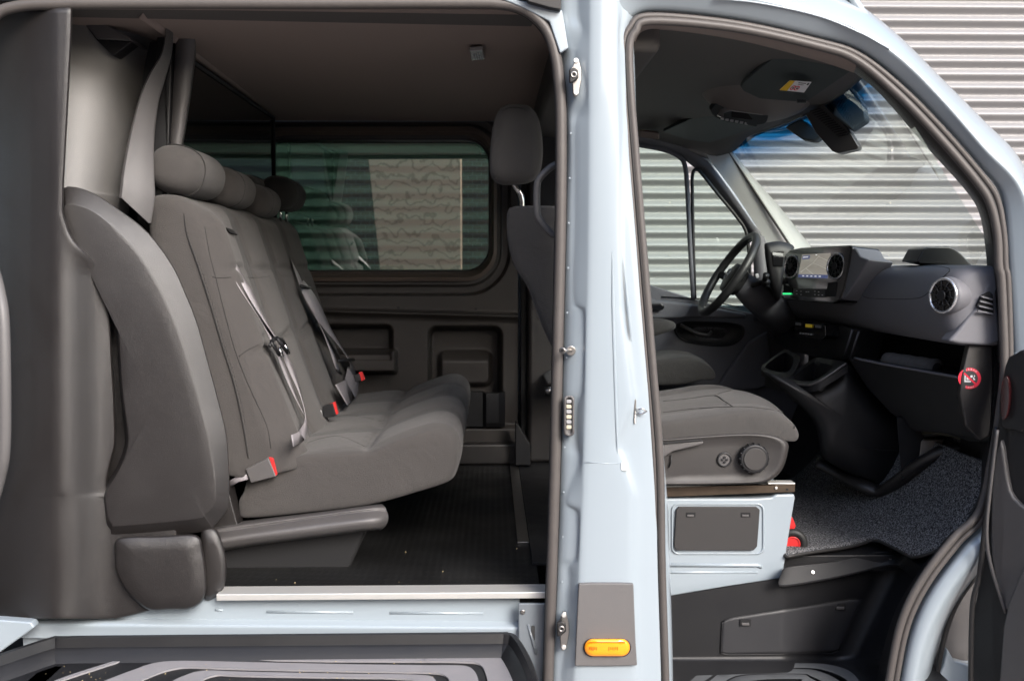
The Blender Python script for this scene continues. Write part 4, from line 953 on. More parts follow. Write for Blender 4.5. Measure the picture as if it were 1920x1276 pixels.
# ================================================================== CAB FLOOR, FOOTWELL, STEP
box('cab_floor', .30, 1.5, .34, 1.76, -.82, -.775, PLAST_B, van)
def itp(L, x):
    if x <= L[0][0]: return L[0][1]
    for (a, b), (c, d) in zip(L, L[1:]):
        if x <= c: return b + (d - b) * (x - a) / (c - a)
    return L[-1][1]
mp_ = [(.45, -.763), (.7, -.763), (.95, -.763), (1.05, -.755), (1.10, -.725), (1.16, -.66), (1.20, -.58), (1.235, -.485)]
mp_ = resample(cr(mp_, 4), 120)
def nearY(x):
    # near edge of the mat: follows the step cut-out then the door curve
    return (.345 if x < .85 else .345 - (x - .85) * .55 if x < 1.06 else .20) - .0
rows = []
for x, z in mp_:
    y0 = .322 if x < .775 else itp([(.775, .287), (1.05, .405), (1.068, .37), (1.076, .21), (1.09, .185), (1.12, .15), (1.17, .13), (1.24, .12)], x)
    rows.append([V(x, y0 + (1.15 - y0) * k / 30, z + .001 * math.sin(x * 31 + k)) for k in range(31)])
mt = loft('floor_mat', rows, CARPET, None, solid=.008)
tube('mat_binding', [r[0] + Vector((0, .001, .001)) for r in rows], .0052, RUBBER_D, mt, n=8, up_=Vector((0, 0, 1)))
top(mt, 'speckled charcoal carpet mat in the front footwell', 'floor mat')
# side kerb of the footwell and kick trim
loft('toe_board', [[V(x + .02, y, z - .012) for y in (.12, .6, 1.2, 1.7)] for x, z in [q_ for q_ in mp_ if q_[0] > 1.07] + [(1.5, -.2)]], PLAST_B, van)
# step well: riser
well = [(1180, 1150), (1253, 1112), (1300, 1104), (1380, 1092), (1461, 1082), (1467, 1095), (1560, 1078), (1660, 1056), (1690, 1058), (1715, 1080), (1730, 1100), (1700, 1180), (1660, 1290), (1640, 1400), (1180, 1400)]
def WR(px, py, dd=0):  # riser depth: curved towards the door at both ends
    pe = px + (max(0, py - 1057) * .53 if px > 1560 else max(0, py - 1057) * .53 * sstep(1470, 1560, px))
    return itp([(1200, .20), (1225, .25), (1250, .275), (1467, .275), (1620, .36), (1660, .375), (1690, .36), (1720, .28), (1745, .19), (1790, .14), (1900, .12)], pe)
ny_, nx_ = 40, 60; rows = []
for j in range(ny_ + 1):
    v = j / ny_; r = []
    for i in range(nx_ + 1):
        u = i / nx_
        px = 1200 + u * 545
        topy = itp([(1200, 1126), (1253, 1117), (1467, 1083), (1560, 1074), (1651, 1056), (1685, 1055), (1704, 1068), (1745, 1105)], px)
        py = topy + (1236 - topy) * min(1, v / .8) + 20 * max(0, v - .8)
        Yw = WR(px, py)
        if v > .74: 
            t = (v - .74) / .26; Yw = Yw * (1 - t) + (-.05) * t; 
            P = PY(px, 1236, WR(px, 1236)); r.append(Vector((P.x - .02 * t * 0, Yw, P.z - .012 * sstep(0, .3, t)))); continue
        r.append(PY(px, topy + (1236 - topy) * v / .74, Yw))
    rows.append(r)
sw2 = loft('entry_step', rows, PLAST_B, van, sub=0)
# step nosing trim along the top of the riser
nose_t = cr([(1467, 1068), (1480, 1062), (1576, 1051), (1651, 1033), (1690, 1033), (1712, 1042), (1740, 1062), (1738, 1078)], 5)
nose_b = cr([(1461, 1084), (1470, 1096), (1576, 1078), (1651, 1060), (1682, 1058), (1704, 1072), (1724, 1097), (1732, 1100)], 5)
NY = lambda p: itp([(1460, .262), (1651, .365), (1690, .355), (1712, .29), (1740, .18)], p[0])
loft('step_nosing', [[PY(p[0], p[1] - 1, NY(p) + .02) for p in resample(nose_t, 50)], [PY(p[0], p[1], NY(p) + .0) for p in resample(nose_t, 50)], [PY(p[0], p[1], NY(p) - .03) for p in resample(nose_b, 50)], [PY(p[0], p[1] + 3, NY(p) - .03) for p in resample(nose_b, 50)], [PY(p[0], p[1] + 4, NY(p) + .0) for p in resample(nose_b, 50)]], PLAST_B, van, angle=30)
for a_, b_ in ((1524, 1072), (1669, 1046)): disc('nosing_screw', PY(a_, b_, NY((a_, b_)) - .018), Vector((0, -1, .6)), .005, .002, STEEL, van, seg=12, bevel=.001)
pc = [(1352, 1165), (1360, 1158), (1480, 1138), (1612, 1117), (1618, 1121), (1618, 1128), (1598, 1180), (1580, 1218), (1568, 1225), (1354, 1228), (1349, 1222)]
def cover_rows(inset, o_):
    rr = []
    for k in range(13):
        v = k / 12; r = []
        for h in range(41):
            u = h / 40
            tx, ty = 1354 + u * 262, 1160 - u * 41; bx_, by_ = 1351 + u * 222, 1227 - u * 3
            if u < .06: ty += (.06 - u) * 90; by_ -= (.06 - u) * 60
            if u > .94: ty += (u - .94) * 70; by_ -= (u - .94) * 80
            px = tx + (bx_ - tx) * v; py = ty + (by_ - ty) * v
            r.append(PY(px, py, WR(px, py) + o_))
        rr.append(r)
    return rr
cr0 = cover_rows(0, -.003)
cc = loft('step_cover', cr0, mat('step_plastic', (.030, .030, .033), .42, bump=.3, bscale=900, rvar=.04), van, solid=.004, off=1)
pcl = cr0[0] + [r[-1] for r in cr0] + cr0[-1][::-1] + [r[0] for r in cr0][::-1]
latch(1398, 1167, WR(1398, 1167) - .007, cc, 10, 6); latch(1576, 1137, WR(1576, 1137) - .007, cc, 10, 6)
tube('cover_edge', pcl, .0014, PLAST_B, cc, n=6)
sz = PY(1400, 1236, WR(1400, 1236)).z - CZ - .012
for k, d in enumerate((0, 22, 42)):
    A_ = [(1270 + d * 1.5, 1300), (1310 + d, 1262 + d * .55), (1350 + d, 1243 + d * .55), (1500, 1242 + d * .5), (1560 - d, 1246 + d * .55), (1600 - d * 1.2, 1262 + d * .6), (1625 - d * 1.4, 1300)]
    B_ = [(a_ + (18 if i < 3 else 0 if i == 3 else -16), b_ + (0 if i in (0, 6) else 9)) for i, (a_, b_) in enumerate(A_)]
    A_ = resample(cr(A_, 6), 50); B_ = resample(cr(B_, 6), 50)
    loft('grip_band', [[PZ(p[0], p[1], sz - .001) for p in A_], [PZ(p[0], p[1], sz + .003) for p in A_], [PZ(p[0], p[1], sz + .003) for p in B_], [PZ(p[0], p[1], sz - .001) for p in B_]], mat('grip_dark', (.10, .105, .11), .5, var=.4, vscale=20) if k == 0 else MATS['grip_dark'], sw2, angle=40)
# inner side trims of the opening, bottom right
loft('kick_trim', [[PY(*p) for p in resample(cr(a_, 5), 40)] for a_ in (
    [(1866, 640, .08), (1858, 800, .08), (1834, 955, .08), (1782, 1006, .08), (1724, 1085, .08), (1684, 1166, .08), (1660, 1290, .08), (1645, 1400, .08)],
    [(1850, 640, .20), (1842, 800, .20), (1822, 950, .19), (1772, 1004, .19), (1716, 1080, .19), (1672, 1160, .17), (1640, 1290, .15), (1625, 1400, .15)])], PLAST_B, van)
# console foot and sill moulding
fm = cr([(1535, 868, .75), (1580, 890, .70), (1620, 910, .62), (1655, 920, .58), (1690, 898, .50), (1725, 870, .43), (1770, 845, .385), (1836, 836, .35)], 6)
tube('footwell_moulding', [PY(*p) for p in fm], .030, PLAST, van, flat=.6, up_=Vector((0, 0, 1)))

# ================================================================== DASHBOARD
dash = D.objects.new('dashboard', None); COL.objects.link(dash); dash.parent = van; dash.location = -van.location
dp = [(1.42, -.02), (1.25, .000), (1.16, .004), (1.115, -.008), (1.095, -.03), (1.083, -.07), (1.083, -.11), (1.092, -.15), (1.108, -.176), (1.135, -.190), (1.20, -.192), (1.35, -.19)]
db = resample(cr(dp, 6), 60)
rows = []
for y, s, dx in ((.065, .55, .05), (.068, .8, .035), (.075, .92, .018), (.09, .98, .005), (.12, 1, 0), (.25, 1, 0), (.4, 1, 0), (.6, 1, 0), (.9, 1, 0), (1.2, 1, 0), (1.5, 1, 0), (1.74, 1, .0)):
    rows.append([V(1.2 + (x - 1.2) * (1 if x > 1.2 else s) + dx, y, -.09 + (z + .09) * s) for x, z in db])
dsh = loft('dash_body', rows, PLAST_DASH, dash, sub=1)
def on_dash(px, py, o_=.0015):
    """point of the dash face seen at a pixel: march along the ray"""
    d = ray(px, py).normalized(); t = 2.4
    def fx(z):
        best = 9
        for (x1, z1), (x2, z2) in zip(db, db[1:]):
            if min(z1, z2) <= z <= max(z1, z2) and abs(z2 - z1) > 1e-6:
                best = min(best, x1 + (x2 - x1) * (z - z1) / (z2 - z1))
        return best
    while t < 4.5:
        p = CAM + d * t
        if p.x >= fx(p.z - CZ): break
        t += .002
    return CAM + d * (t - o_)
ab = cr([(1620, 556), (1617, 530), (1632, 512), (1665, 502), (1720, 498), (1780, 503), (1762, 525), (1735, 553), (1710, 560), (1660, 560)], 3, True)
tube('airbag_seam', [on_dash(p[0], p[1], .0002) for p in ab], .0009, VOID, dash, n=6, closed=True)
# passenger vent
def vent(c, n, r, par, lens=False):
    o_ = torus('air_vent', c, n, r, .0034, mat('vent_rim', (.85, .85, .86), .22, metal=.8) if 'vent_rim' not in MATS else MATS['vent_rim'], par, N=44, k=10)
    disc('vent_bowl', c - n * .001, n, r, .001, GLOSSB, o_, bevel=0)
    a_ = n.cross(Vector((0, 0, 1))).normalized(); b_ = a_.cross(n)
    for k in range(10):
        t = 2 * math.pi * k / 10
        p1 = c + (a_ * math.cos(t) + b_ * math.sin(t)) * r * .32 + n * .004; p2 = c + (a_ * math.cos(t + .15) + b_ * math.sin(t + .15)) * r * .9 + n * .002
        tube('vent_blade', [p1, p2], .0012, PLAST_B, o_, n=6, up_=n)
    disc('vent_hub', c + n * .002, n, r * .3, .005, PLAST_B, o_, seg=24, bevel=.0015)
    torus('vent_ring', c + n * .003, n, r * .62, .0009, PLAST_B, o_, N=36, k=6)
    return o_
nv = Vector((-.93, -.34, .05)).normalized()
vc = PX(1768, 554, 1.083)
prv = disc('vent_pod', vc - nv * .05, nv, .046, .048, PLAST_DASH, dash, bevel=.010)
vent(vc, nv, .040, dash)
# end cap and side grille
gr = [(1832, 574), (1840, 555), (1856, 546), (1862, 552), (1864, 586), (1858, 591)]
gpr = prism('side_vent', gr, .01, VOID, dash, Y=.058, bevel=.001)
for k in range(4):
    prism('vent_slat', [(1834 + (3 - k) * 2, 556 + k * 9 - 2), (1862, 558 + k * 9 + 2), (1862, 561 + k * 9 + 2), (1834 + (3 - k) * 2, 559 + k * 9 - 2)], .006, PLAST_DASH, gpr, Y=.052, bevel=.0005)
ec = prism('dash_end_cap', [(1778, 640), (1800, 615), (1830, 575), (1848, 535), (1858, 528), (1868, 540), (1876, 640), (1855, 648), (1800, 645)], .05, PLAST_DASH, dash, Y=.065, bevel=.01, seg=4)

# centre module
pA = V(.985, 1.09, 0); pB = V(1.045, .55, 0); dAB = (pB - pA).normalized()
nM = Vector((dAB.y, -dAB.x, .10)); nM = nM if nM.x < 0 else -nM; nM = Vector((nM.x, nM.y, .10)).normalized()
def PM(px, py, o_=0): return PP(px, py, pA + nM * o_, nM)
mo = [(1471, 478), (1480, 468), (1500, 464), (1592, 459), (1597, 463), (1592, 495), (1583, 540), (1573, 564), (1560, 569), (1470, 561), (1463, 555), (1466, 527)]
md = prism('centre_module', [PM(*p) for p in mo], -nM * .09, GLOSSB, dash, bevel=.006)
SCR = mat('screen_map', (.22, .20, .17), .1, coat=.5, emit=((.55, .50, .42), .13), var=.1)
sc3 = prism('touch_screen', [PM(*p, .0015) for p in [(1504, 477), (1557, 474), (1552, 522), (1496, 520)]], -nM * .002, SCR, dash, bevel=0)
sq = [PM(*p, .0022) for p in [(1504, 477), (1557, 474), (1552, 522), (1496, 520)]]
MAPL = mat('map_line', (.32, .30, .27), .3, emit=((.8, .75, .65), .12)); MAPB = mat('screen_bar', (.05, .06, .12), .3, emit=((.15, .2, .5), .10))
MAPW = mat('screen_text', (.8, .8, .8), .3, emit=((.9, .9, .9), .2))
def sq_poly(uv, m_, nm='screen_mark'): return finish(nm, mesh(nm, [quadmap(sq, u, v) for u, v in uv], [list(range(len(uv)))]), m_, sc3, smooth=False)
sq_poly([(0, .86), (1, .86), (1, 1), (0, 1)], MAPB); sq_poly([(.03, .06), (.3, .04), (.3, .2), (.03, .22)], MAPB)
for uv in ([(.05, .75), (.45, .35), (.47, .37), (.08, .78)], [(.45, .35), (.62, .08), (.64, .09), (.47, .37)], [(.46, .36), (.95, .62), (.95, .65), (.45, .39)], [(.6, .1), (.95, .3), (.95, .32), (.6, .13)], [(.2, .6), (.5, .85), (.52, .84), (.22, .58)]): sq_poly(uv, MAPL)
for k in range(5): sq_poly([(.15 + k * .14, .90), (.22 + k * .14, .90), (.22 + k * .14, .95), (.15 + k * .14, .95)], MAPW).location.x -= .0006
sq_poly([(.06, .1), (.25, .09), (.25, .14), (.06, .15)], MAPW).location.x -= .0006
sq_poly([(.5, .03), (.56, .03), (.56, .07), (.5, .07)], MAPW).location.x -= .0006
vent(PM(1484, 500, .006), (nM + Vector((0, -.25, 0))).normalized(), .036, dash)
vent(PM(1567, 499, .006), (nM + Vector((0, -.25, 0))).normalized(), .037, dash)
cp = prism('control_panel', [PM(*p, .004) for p in [(1488, 541), (1548, 541), (1546, 557), (1486, 555)]], -nM * .006, PLAST_B, dash, bevel=.001)
for k, (ux, uy) in enumerate(((1494, 545), (1494, 551), (1502, 546), (1502, 552), (1528, 546), (1528, 552), (1535, 547), (1535, 553), (1542, 553), (1512, 547), (1516, 547))):
    prism('panel_key', [PM(ux - 1.2, uy - .7, .005), PM(ux + 1.2, uy - .7, .005), PM(ux + 1.2, uy + .7, .005), PM(ux - 1.2, uy + .7, .005)], nM * .0005, WHITE, cp, bevel=0)
for q_ in ([(1553, 530), (1570, 528), (1566, 556), (1548, 556)], [(1470, 533), (1486, 538), (1484, 550), (1468, 552)]):
    prism('module_pocket', [PM(*p, .001) for p in q_], nM * .001, VOID, dash, bevel=0)
prism('green_led', [PM(1468, 549, .002), PM(1484, 549, .002), PM(1484, 552, .002), PM(1468, 552, .002)], nM * .001, mat('green_lamp', (.05, .6, .2), .4, emit=((.05, 1, .3), .35)), dash, bevel=0)
# shoulder right of the module
sh = [(1592, 461), (1604, 466), (1612, 480), (1627, 486), (1620, 500), (1600, 535), (1584, 556), (1574, 563), (1584, 540)]
prism('module_shoulder', [PM(p[0], p[1], -.004) for p in sh], -nM * .08, PLAST_DASH, dash, bevel=.006)
# instrument binnacle
bn = [(1433, 462), (1440, 455), (1460, 452), (1482, 457), (1490, 466), (1474, 480), (1468, 527), (1463, 560), (1452, 560), (1440, 520)]
domed('instrument_hood', cr(bn, 3, True), 1.22, [(1, .25), (1, 0), (.93, -.02), (.6, -.03)], PLAST_B, dash, n=60)
prism('instrument_glass', [(1448, 472), (1470, 470), (1468, 500), (1450, 498)], .002, GLOSSB, dash, Y=1.185, bevel=.001)
# black housing on the dash top
hs_ = [(1719, 490), (1732, 466), (1740, 463), (1779, 462), (1790, 466), (1802, 475), (1830, 504), (1800, 506)]
hd = prism('dash_housing', hs_, .10, mat('housing_black', (.02, .021, .022), .3), dash, Y=.36, bevel=.004)
prism('housing_slot', [(1724, 488), (1775, 488), (1779, 493), (1724, 493)], .003, VOID, hd, Y=.358, bevel=0)
# lower centre panel and climate unit
prism('centre_panel', [PX(1448, 590, 1.11), PX(1540, 604, 1.10), PX(1612, 618, 1.09), PX(1599, 674, 1.09), PX(1540, 672, 1.10), PX(1472, 655, 1.12), PX(1452, 640, 1.12)], (.08, 0, 0), PLAST_B, dash, bevel=.004)
cl = prism('climate_unit', [PX(1489, 604, 1.05), PX(1546, 609, 1.05), PX(1547, 630, 1.05), PX(1540, 637, 1.05), PX(1490, 628, 1.05)], (.05, 0, 0), GLOSSB, dash, bevel=.002)
for (a_, b_, c_, d_, m_) in ((1491, 604, 1500, 609, SILVER), (1528, 609, 1537, 614, SILVER), (1510, 607, 1521, 613, mat('amber_digits', (.5, .4, .05), .3, emit=((.9, .65, .05), .05)))):
    prism('unit_key', [PX(a_, b_, 1.046), PX(c_, b_ + 1, 1.046), PX(c_, d_ + 1, 1.046), PX(a_, d_, 1.046)], (.003, 0, 0), m_, cl, bevel=.0005)
for k in range(5): prism('unit_key', [PX(1499 + k * 5, 623 + k * .6, 1.046), PX(1501 + k * 5, 623 + k * .6, 1.046), PX(1501 + k * 5, 625.5 + k * .6, 1.046), PX(1499 + k * 5, 625.5 + k * .6, 1.046)], (.003, 0, 0), WHITE, cl, bevel=0)
for p_ in (((1598, 618), (1582, 672)), ((1610, 622), (1594, 672))): tube('panel_rib', [PX(*p_[0], 1.085), PX(*p_[1], 1.085)], .003, PLAST_DASH, dash)
# cup holder tray
def tray_pocket(o1, i1, depth):
    a_ = [PY(*p) for p in cr(o1, 3, True)]; b_ = [PY(*p) for p in cr(i1, 3, True)]
    n = len(a_); dn = Vector((0, 0, -depth))
    loft('cup_tray', [[p + Vector((0, 0, -.02)) for p in a_], a_, b_, [p + dn for p in b_], [sum(b_, Vector()) / n + dn] * n], PLAST_B, dash, closed_u=True, angle=40)
tray_pocket([(1428, 687, 1.02), (1440, 676, 1.05), (1471, 655, 1.10), (1484, 660, 1.02), (1500, 668, .86), (1494, 690, .80), (1478, 706, .78), (1455, 702, .86), (1431, 695, .98)],
            [(1435, 686, 1.0), (1446, 676, 1.03), (1470, 661, 1.07), (1480, 664, 1.0), (1488, 671, .88), (1484, 688, .82), (1474, 698, .81), (1456, 696, .88), (1438, 691, .97)], .06)
tray_pocket([(1478, 707, .78), (1500, 690, .80), (1526, 671, .86), (1548, 672, .74), (1590, 680, .58), (1575, 694, .56), (1545, 712, .56), (1523, 722, .58), (1490, 720, .66)],
            [(1487, 708, .77), (1505, 692, .79), (1527, 678, .83), (1540, 680, .74), (1560, 686, .62), (1552, 697, .60), (1535, 709, .60), (1520, 714, .62), (1496, 713, .68)], .07)
tube('tray_rim', [PY(*p) for p in cr([(1490, 719, .66), (1508, 722, .61), (1523, 720, .58), (1545, 709, .56), (1586, 681, .57)], 5)], .0035, PLAST_L, dash)
domed('console_body', cr([(1430, 695), (1455, 702), (1478, 708), (1490, 722), (1523, 724), (1560, 702), (1590, 682), (1625, 725), (1670, 768), (1705, 790), (1728, 815), (1724, 850), (1700, 880), (1655, 916), (1610, 898), (1560, 870), (1540, 850), (1530, 800), (1500, 760)], 3, True), .70, [(1, .4), (1, 0), (.97, -.06), (.85, -.10), (.5, -.115)], PLAST_B, dash, n=80)
tube('console_joint', [PY(*p) for p in cr([(1545, 815, .60), (1600, 835, .585), (1650, 843, .58), (1722, 845, .60)], 4)], .0012, VOID, dash, n=6)
# glove shelf bin
gb = prism('glove_bin', [PY(1590, 672, .56), PY(1660, 685, .42), PY(1740, 698, .26), PY(1802, 708, .13), PY(1816, 643, .11), PY(1853, 647, .09), PY(1862, 700, .09), PY(1858, 830, .09), PY(1820, 826, .15), PY(1770, 812, .28), PY(1715, 808, .44), PY(1668, 772, .52), PY(1628, 730, .55)], (.16, .02, 0), PLAST_B, dash, bevel=.004)
prism('bin_end_panel', [(1803, 706), (1817, 645), (1862, 648), (1860, 815), (1838, 826), (1812, 800), (1800, 740)], .02, PLAST, dash, Y=.084, bevel=.004)
tube('bin_lip', [PY(*p) for p in cr([(1602, 671, .55), (1660, 683, .41), (1740, 697, .25), (1796, 707, .13)], 5)], .0035, PLAST_DASH, dash)
box('shelf_back', 1.26, 1.28, .1, 1.6, -.50, -.18, VOID, dash)
# rolled felt in the shelf
ra, rb = PY(1665, 677, .52), PY(1757, 691, .33)
FELT = mat('felt', (.17, .16, .155), .95, bump=1, bscale=500, var=.3, vscale=60)
rl = tube('rolled_mat', [ra + (rb - ra) * (k / 12) + Vector((0, 0, .001 * math.sin(k * 1.7))) for k in range(13)], .026, FELT, None, n=20)
tube('roll_hollow', [rb + (ra - rb) * .0 - (ra - rb).normalized() * .0006, rb - (ra - rb).normalized() * .0012], .016, VOID, rl, n=16)
top(rl, 'dark rolled felt mat lying in the open dashboard shelf', 'roll')
# airbag sticker on the bin's end post
stn = Vector((-.25, -1, 0)).normalized(); scn = PY(1818, 709, .082)
stx = stn.cross(Vector((0, 0, 1))).normalized() * -1; stz = Vector((0, 0, 1))
if stx.x < 0: stx = -stx
sticker = disc('airbag_sticker', scn + stn * -.002, stn, .0255, .002, REDP, dash, bevel=.0003)
disc('sticker_field', scn, stn, .0185, .0004, INK, sticker, bevel=0)
def sk(pts, m_, o_=.0008, nm='sticker_mark'):
    return finish(nm, mesh(nm, [scn + stn * o_ + stx * x * .001 + stz * z * .001 for x, z in pts], [list(range(len(pts)))]), m_, sticker, smooth=False)
sk([(-12, 10), (-9, 10), (-9, -6), (3, -6), (3, -9), (-12, -9)], WHITE)            # child seat shell
sk([(-7, 4), (-4, 4), (-3, -1), (4, -1), (5, -3), (-7, -4)], WHITE)                # child
sk([(4 + 3.0 * math.cos(t), 5 + 3.0 * math.sin(t)) for t in [k * math.pi / 6 for k in range(12)]], WHITE)
sk([(9, 9), (12, 6), (9, 2), (13, -3), (9, -4), (7, 1), (10, 5)], WHITE)           # airbag
sk([(-14.5, 11), (-11.5, 14), (14.5, -11), (11.5, -14)], REDP, .0012)
for k, ch in enumerate('AIRBAG'):
    t = math.radians(128 - k * 15.2); pos = scn + stn * .0006 + stx * math.cos(t) * .0218 + stz * math.sin(t) * .0218
    tx = (stx * math.sin(t) - stz * math.cos(t)); ty = (stx * math.cos(t) + stz * math.sin(t))
    text_mesh('sticker_letter', ch, .0062, WHITE, sticker, pos, tx, ty, proud=0)
for k, ch in enumerate('AIRBAG'):
    t = math.radians(-112 + k * 9); pos = scn + stn * .0006 + stx * math.cos(t) * .0218 + stz * math.sin(t) * .0218
    tx = (stx * -math.sin(t) + stz * math.cos(t)); ty = -(stx * math.cos(t) + stz * math.sin(t))
    text_mesh('sticker_letter', ch, .0040, WHITE, sticker, pos, tx, ty, proud=0)
prism('toe_trim', [PY(p[0], p[1], .455) for p in [(1680, 780), (1760, 790), (1850, 800), (1846, 838), (1800, 838), (1764, 852), (1730, 872), (1690, 900)]], (.02, .02, 0), VOID, van, bevel=.004)
# under-dash odds
prism('floor_lining', [PY(1727, 826, .42), PY(1772, 824, .42), PY(1758, 845, .42), PY(1722, 868, .42)], (.03, .05, 0), mat('beige_lining', (.22, .19, .16), .8), van, bevel=.004)
for k in range(6):
    tube('wiring_hose', [PY(*p) for p in cr([(1718 + k * 3, 795 + k * 4, .45), (1760 + k * 4, 800 + (k % 3) * 6, .40), (1800, 806 + k * 4, .35), (1836, 798 + k * 5, .33)], 4)], .005 + .001 * (k % 3), RUBBER_D if k % 2 else mat('wire_olive%d' % k, (.06, .055, .035), .4), van)

# ================================================================== STEERING WHEEL
swc = PY(1366, 514, 1.35)
tt = math.radians(33); nW = Vector((-math.cos(tt), 0, math.sin(tt)))
stw = torus('steering_wheel', swc, nW, .166, .0155, LEATHER, van, N=60, k=16)
hub = swc - nW * .028
uW = Vector((math.sin(tt), 0, math.cos(tt))); vW = Vector((0, 1, 0))
def hubp(sc, dn): return [hub + nW * dn + vW * (math.cos(t) * .062 * sc) + uW * (math.sin(t) * .055 * sc + (-.012 * sc if math.sin(t) < 0 else 0)) for t in [2 * math.pi * k / 28 for k in range(28)]]
loft('wheel_hub', [hubp(.8, -.03), hubp(1, -.01), hubp(1, .01), hubp(.92, .022), hubp(.6, .028), hubp(.05, .030)], LEATHER, stw, closed_u=True)
for s_ in (1, -1):
    tube('wheel_spoke', [hub + vW * s_ * .05, hub + vW * s_ * .10 - nW * .0, swc + vW * s_ * .158], [.022, .016, .012], PLAST_B, stw, up_=nW, flat=.45)
tube('wheel_spoke', [hub - uW * .05, hub - uW * .10, swc - uW * .158], [.018, .014, .012], PLAST_B, stw, up_=nW, flat=.5)
em = hub + nW * .033
torus('wheel_emblem', em, nW, .021, .0016, SILVER, stw, N=32, k=6)
for k in range(3):
    t = math.pi / 2 + k * 2 * math.pi / 3
    tube('emblem_ray', [em, em + (uW * math.sin(t) + vW * math.cos(t)) * .021], [.0035, .0006], SILVER, stw, n=6, up_=nW)
tube('steering_column', [hub - nW * .02, hub - nW * .09 - uW * .01, hub - nW * .26 - uW * .03], [.045, .055, .065], PLAST_DASH, van, n=20)
stl = tube('control_stalk', [hub - nW * .06, hub - nW * .06 - vW * .10 + uW * .02, hub - nW * .065 - vW * .17 + uW * .03], [.009, .009, .012], PLAST_B, van)
tube('shift_lever', [PY(1432, 535, 1.2), PY(1435, 520, 1.18), PY(1437, 514, 1.17)], [.008, .010, .011], PLAST_B, van)
prism('column_switch', [(1416, 514), (1422, 512), (1424, 520), (1418, 522)], .01, SILVER, van, Y=1.2, bevel=.002)

# ================================================================== DRIVER DOOR (far)
dd = D.objects.new('driver_door', None); COL.objects.link(dd); dd.parent = van; dd.location = -van.location
DY = 1.64
prism('door_panel', [(1150, 505), (1219, 534), (1294, 558), (1340, 572), (1400, 585), (1470, 600), (1520, 620), (1520, 950), (1150, 950)], .05, PLAST_DASH, dd, Y=DY, bevel=.006)
prism('door_ledge', [(1150, 566), (1219, 560), (1300, 570), (1400, 588), (1400, 598), (1300, 596), (1219, 598), (1150, 598)], .05, PLAST_DASH, dd, Y=DY - .07, bevel=.012)
tube('door_ledge_line', [PY(1240, 556, DY - .005), PY(1310, 560, DY - .005), PY(1385, 575, DY - .005)], .002, VOID, dd)
prism('window_switches', [(1195, 570), (1240, 569), (1247, 574), (1243, 581), (1195, 582)], .02, GLOSSB, dd, Y=DY - .10, bevel=.004)
hnl = cr([(1264, 614), (1280, 603), (1330, 602), (1380, 606), (1396, 615), (1392, 634), (1370, 648), (1330, 648), (1290, 642), (1270, 630)], 4, True)
rings('handle_recess', [(hnl, DY - .001), (hnl, DY - .010), (scl(hnl, .95), DY - .012), (scl(hnl, .90), DY - .004), (scl(hnl, .5), DY + .0)], PLAST_B, dd, n=60)
hh = tube('door_handle', [PY(*p) for p in cr([(1276, 609, DY - .015), (1290, 616, DY - .03), (1308, 625, DY - .035), (1326, 628, DY - .03), (1334, 622, DY - .02)], 5)], [.007] * 21, PLAST_L, dd, n=10)
# door frame with two openings: top rail, divider, front slope
fr = [PY(*p) for p in cr([(1150, 262, DY), (1200, 272, DY), (1245, 281, DY), (1272, 293, DY), (1284, 310, DY), (1289, 360, DY), (1294, 460, DY), (1300, 560, DY)], 6)]
tube('window_divider', fr, .0095, PLAST_DASH, dd, n=10)
tube('window_divider', [PY(*p) for p in cr([(1303, 560, DY), (1300, 460, DY), (1298, 360, DY), (1299, 325, DY), (1307, 318, DY), (1318, 328, DY), (1345, 362, DY), (1378, 402, DY), (1398, 432, DY), (1404, 470, DY), (1408, 560, DY)], 6)], .007, PLAST_B, dd, n=10)
loft('door_frame', [[PY(*p) for p in resample(cr(a_, 5), 40)] for a_ in (
    [(1150, 262, DY + .01), (1200, 272, DY + .01), (1272, 292, DY + .01), (1300, 312, DY + .01), (1318, 324, DY + .01), (1360, 375, DY + .01), (1400, 430, DY + .01), (1412, 470, DY), (1414, 600, DY)],
    [(1150, 245, DY - .03), (1200, 254, DY - .03), (1272, 272, DY - .03), (1310, 292, DY - .03), (1330, 305, DY - .03), (1372, 360, DY - .03), (1416, 424, DY - .02), (1436, 452, DY - .02), (1450, 600, DY - .02)])], PLAST_DASH, dd, solid=.004)
prism('side_glass', [(1150, 262), (1272, 290), (1286, 310), (1300, 566), (1150, 520)], .004, CLEAR, dd, Y=DY + .02, bevel=0)
prism('quarter_glass', [(1300, 322), (1318, 325), (1398, 430), (1410, 600), (1300, 566)], .004, CLEAR, dd, Y=DY + .02, bevel=0)
# door pocket edge, dark footwell end
prism('door_foot', [(1405, 640), (1440, 620), (1455, 720), (1420, 730), (1340, 735), (1360, 700)], .02, PLAST_DASH, dd, Y=DY - .03, bevel=.01)

prism('far_pillar_shell', [PY(p[0], p[1], 1.70) for p in [(1290, 262), (1345, 262), (1440, 380), (1490, 450), (1500, 600), (1418, 600), (1416, 460), (1400, 428), (1320, 318), (1290, 300)]], (0, .03, 0), PAINT, van, bevel=.004)
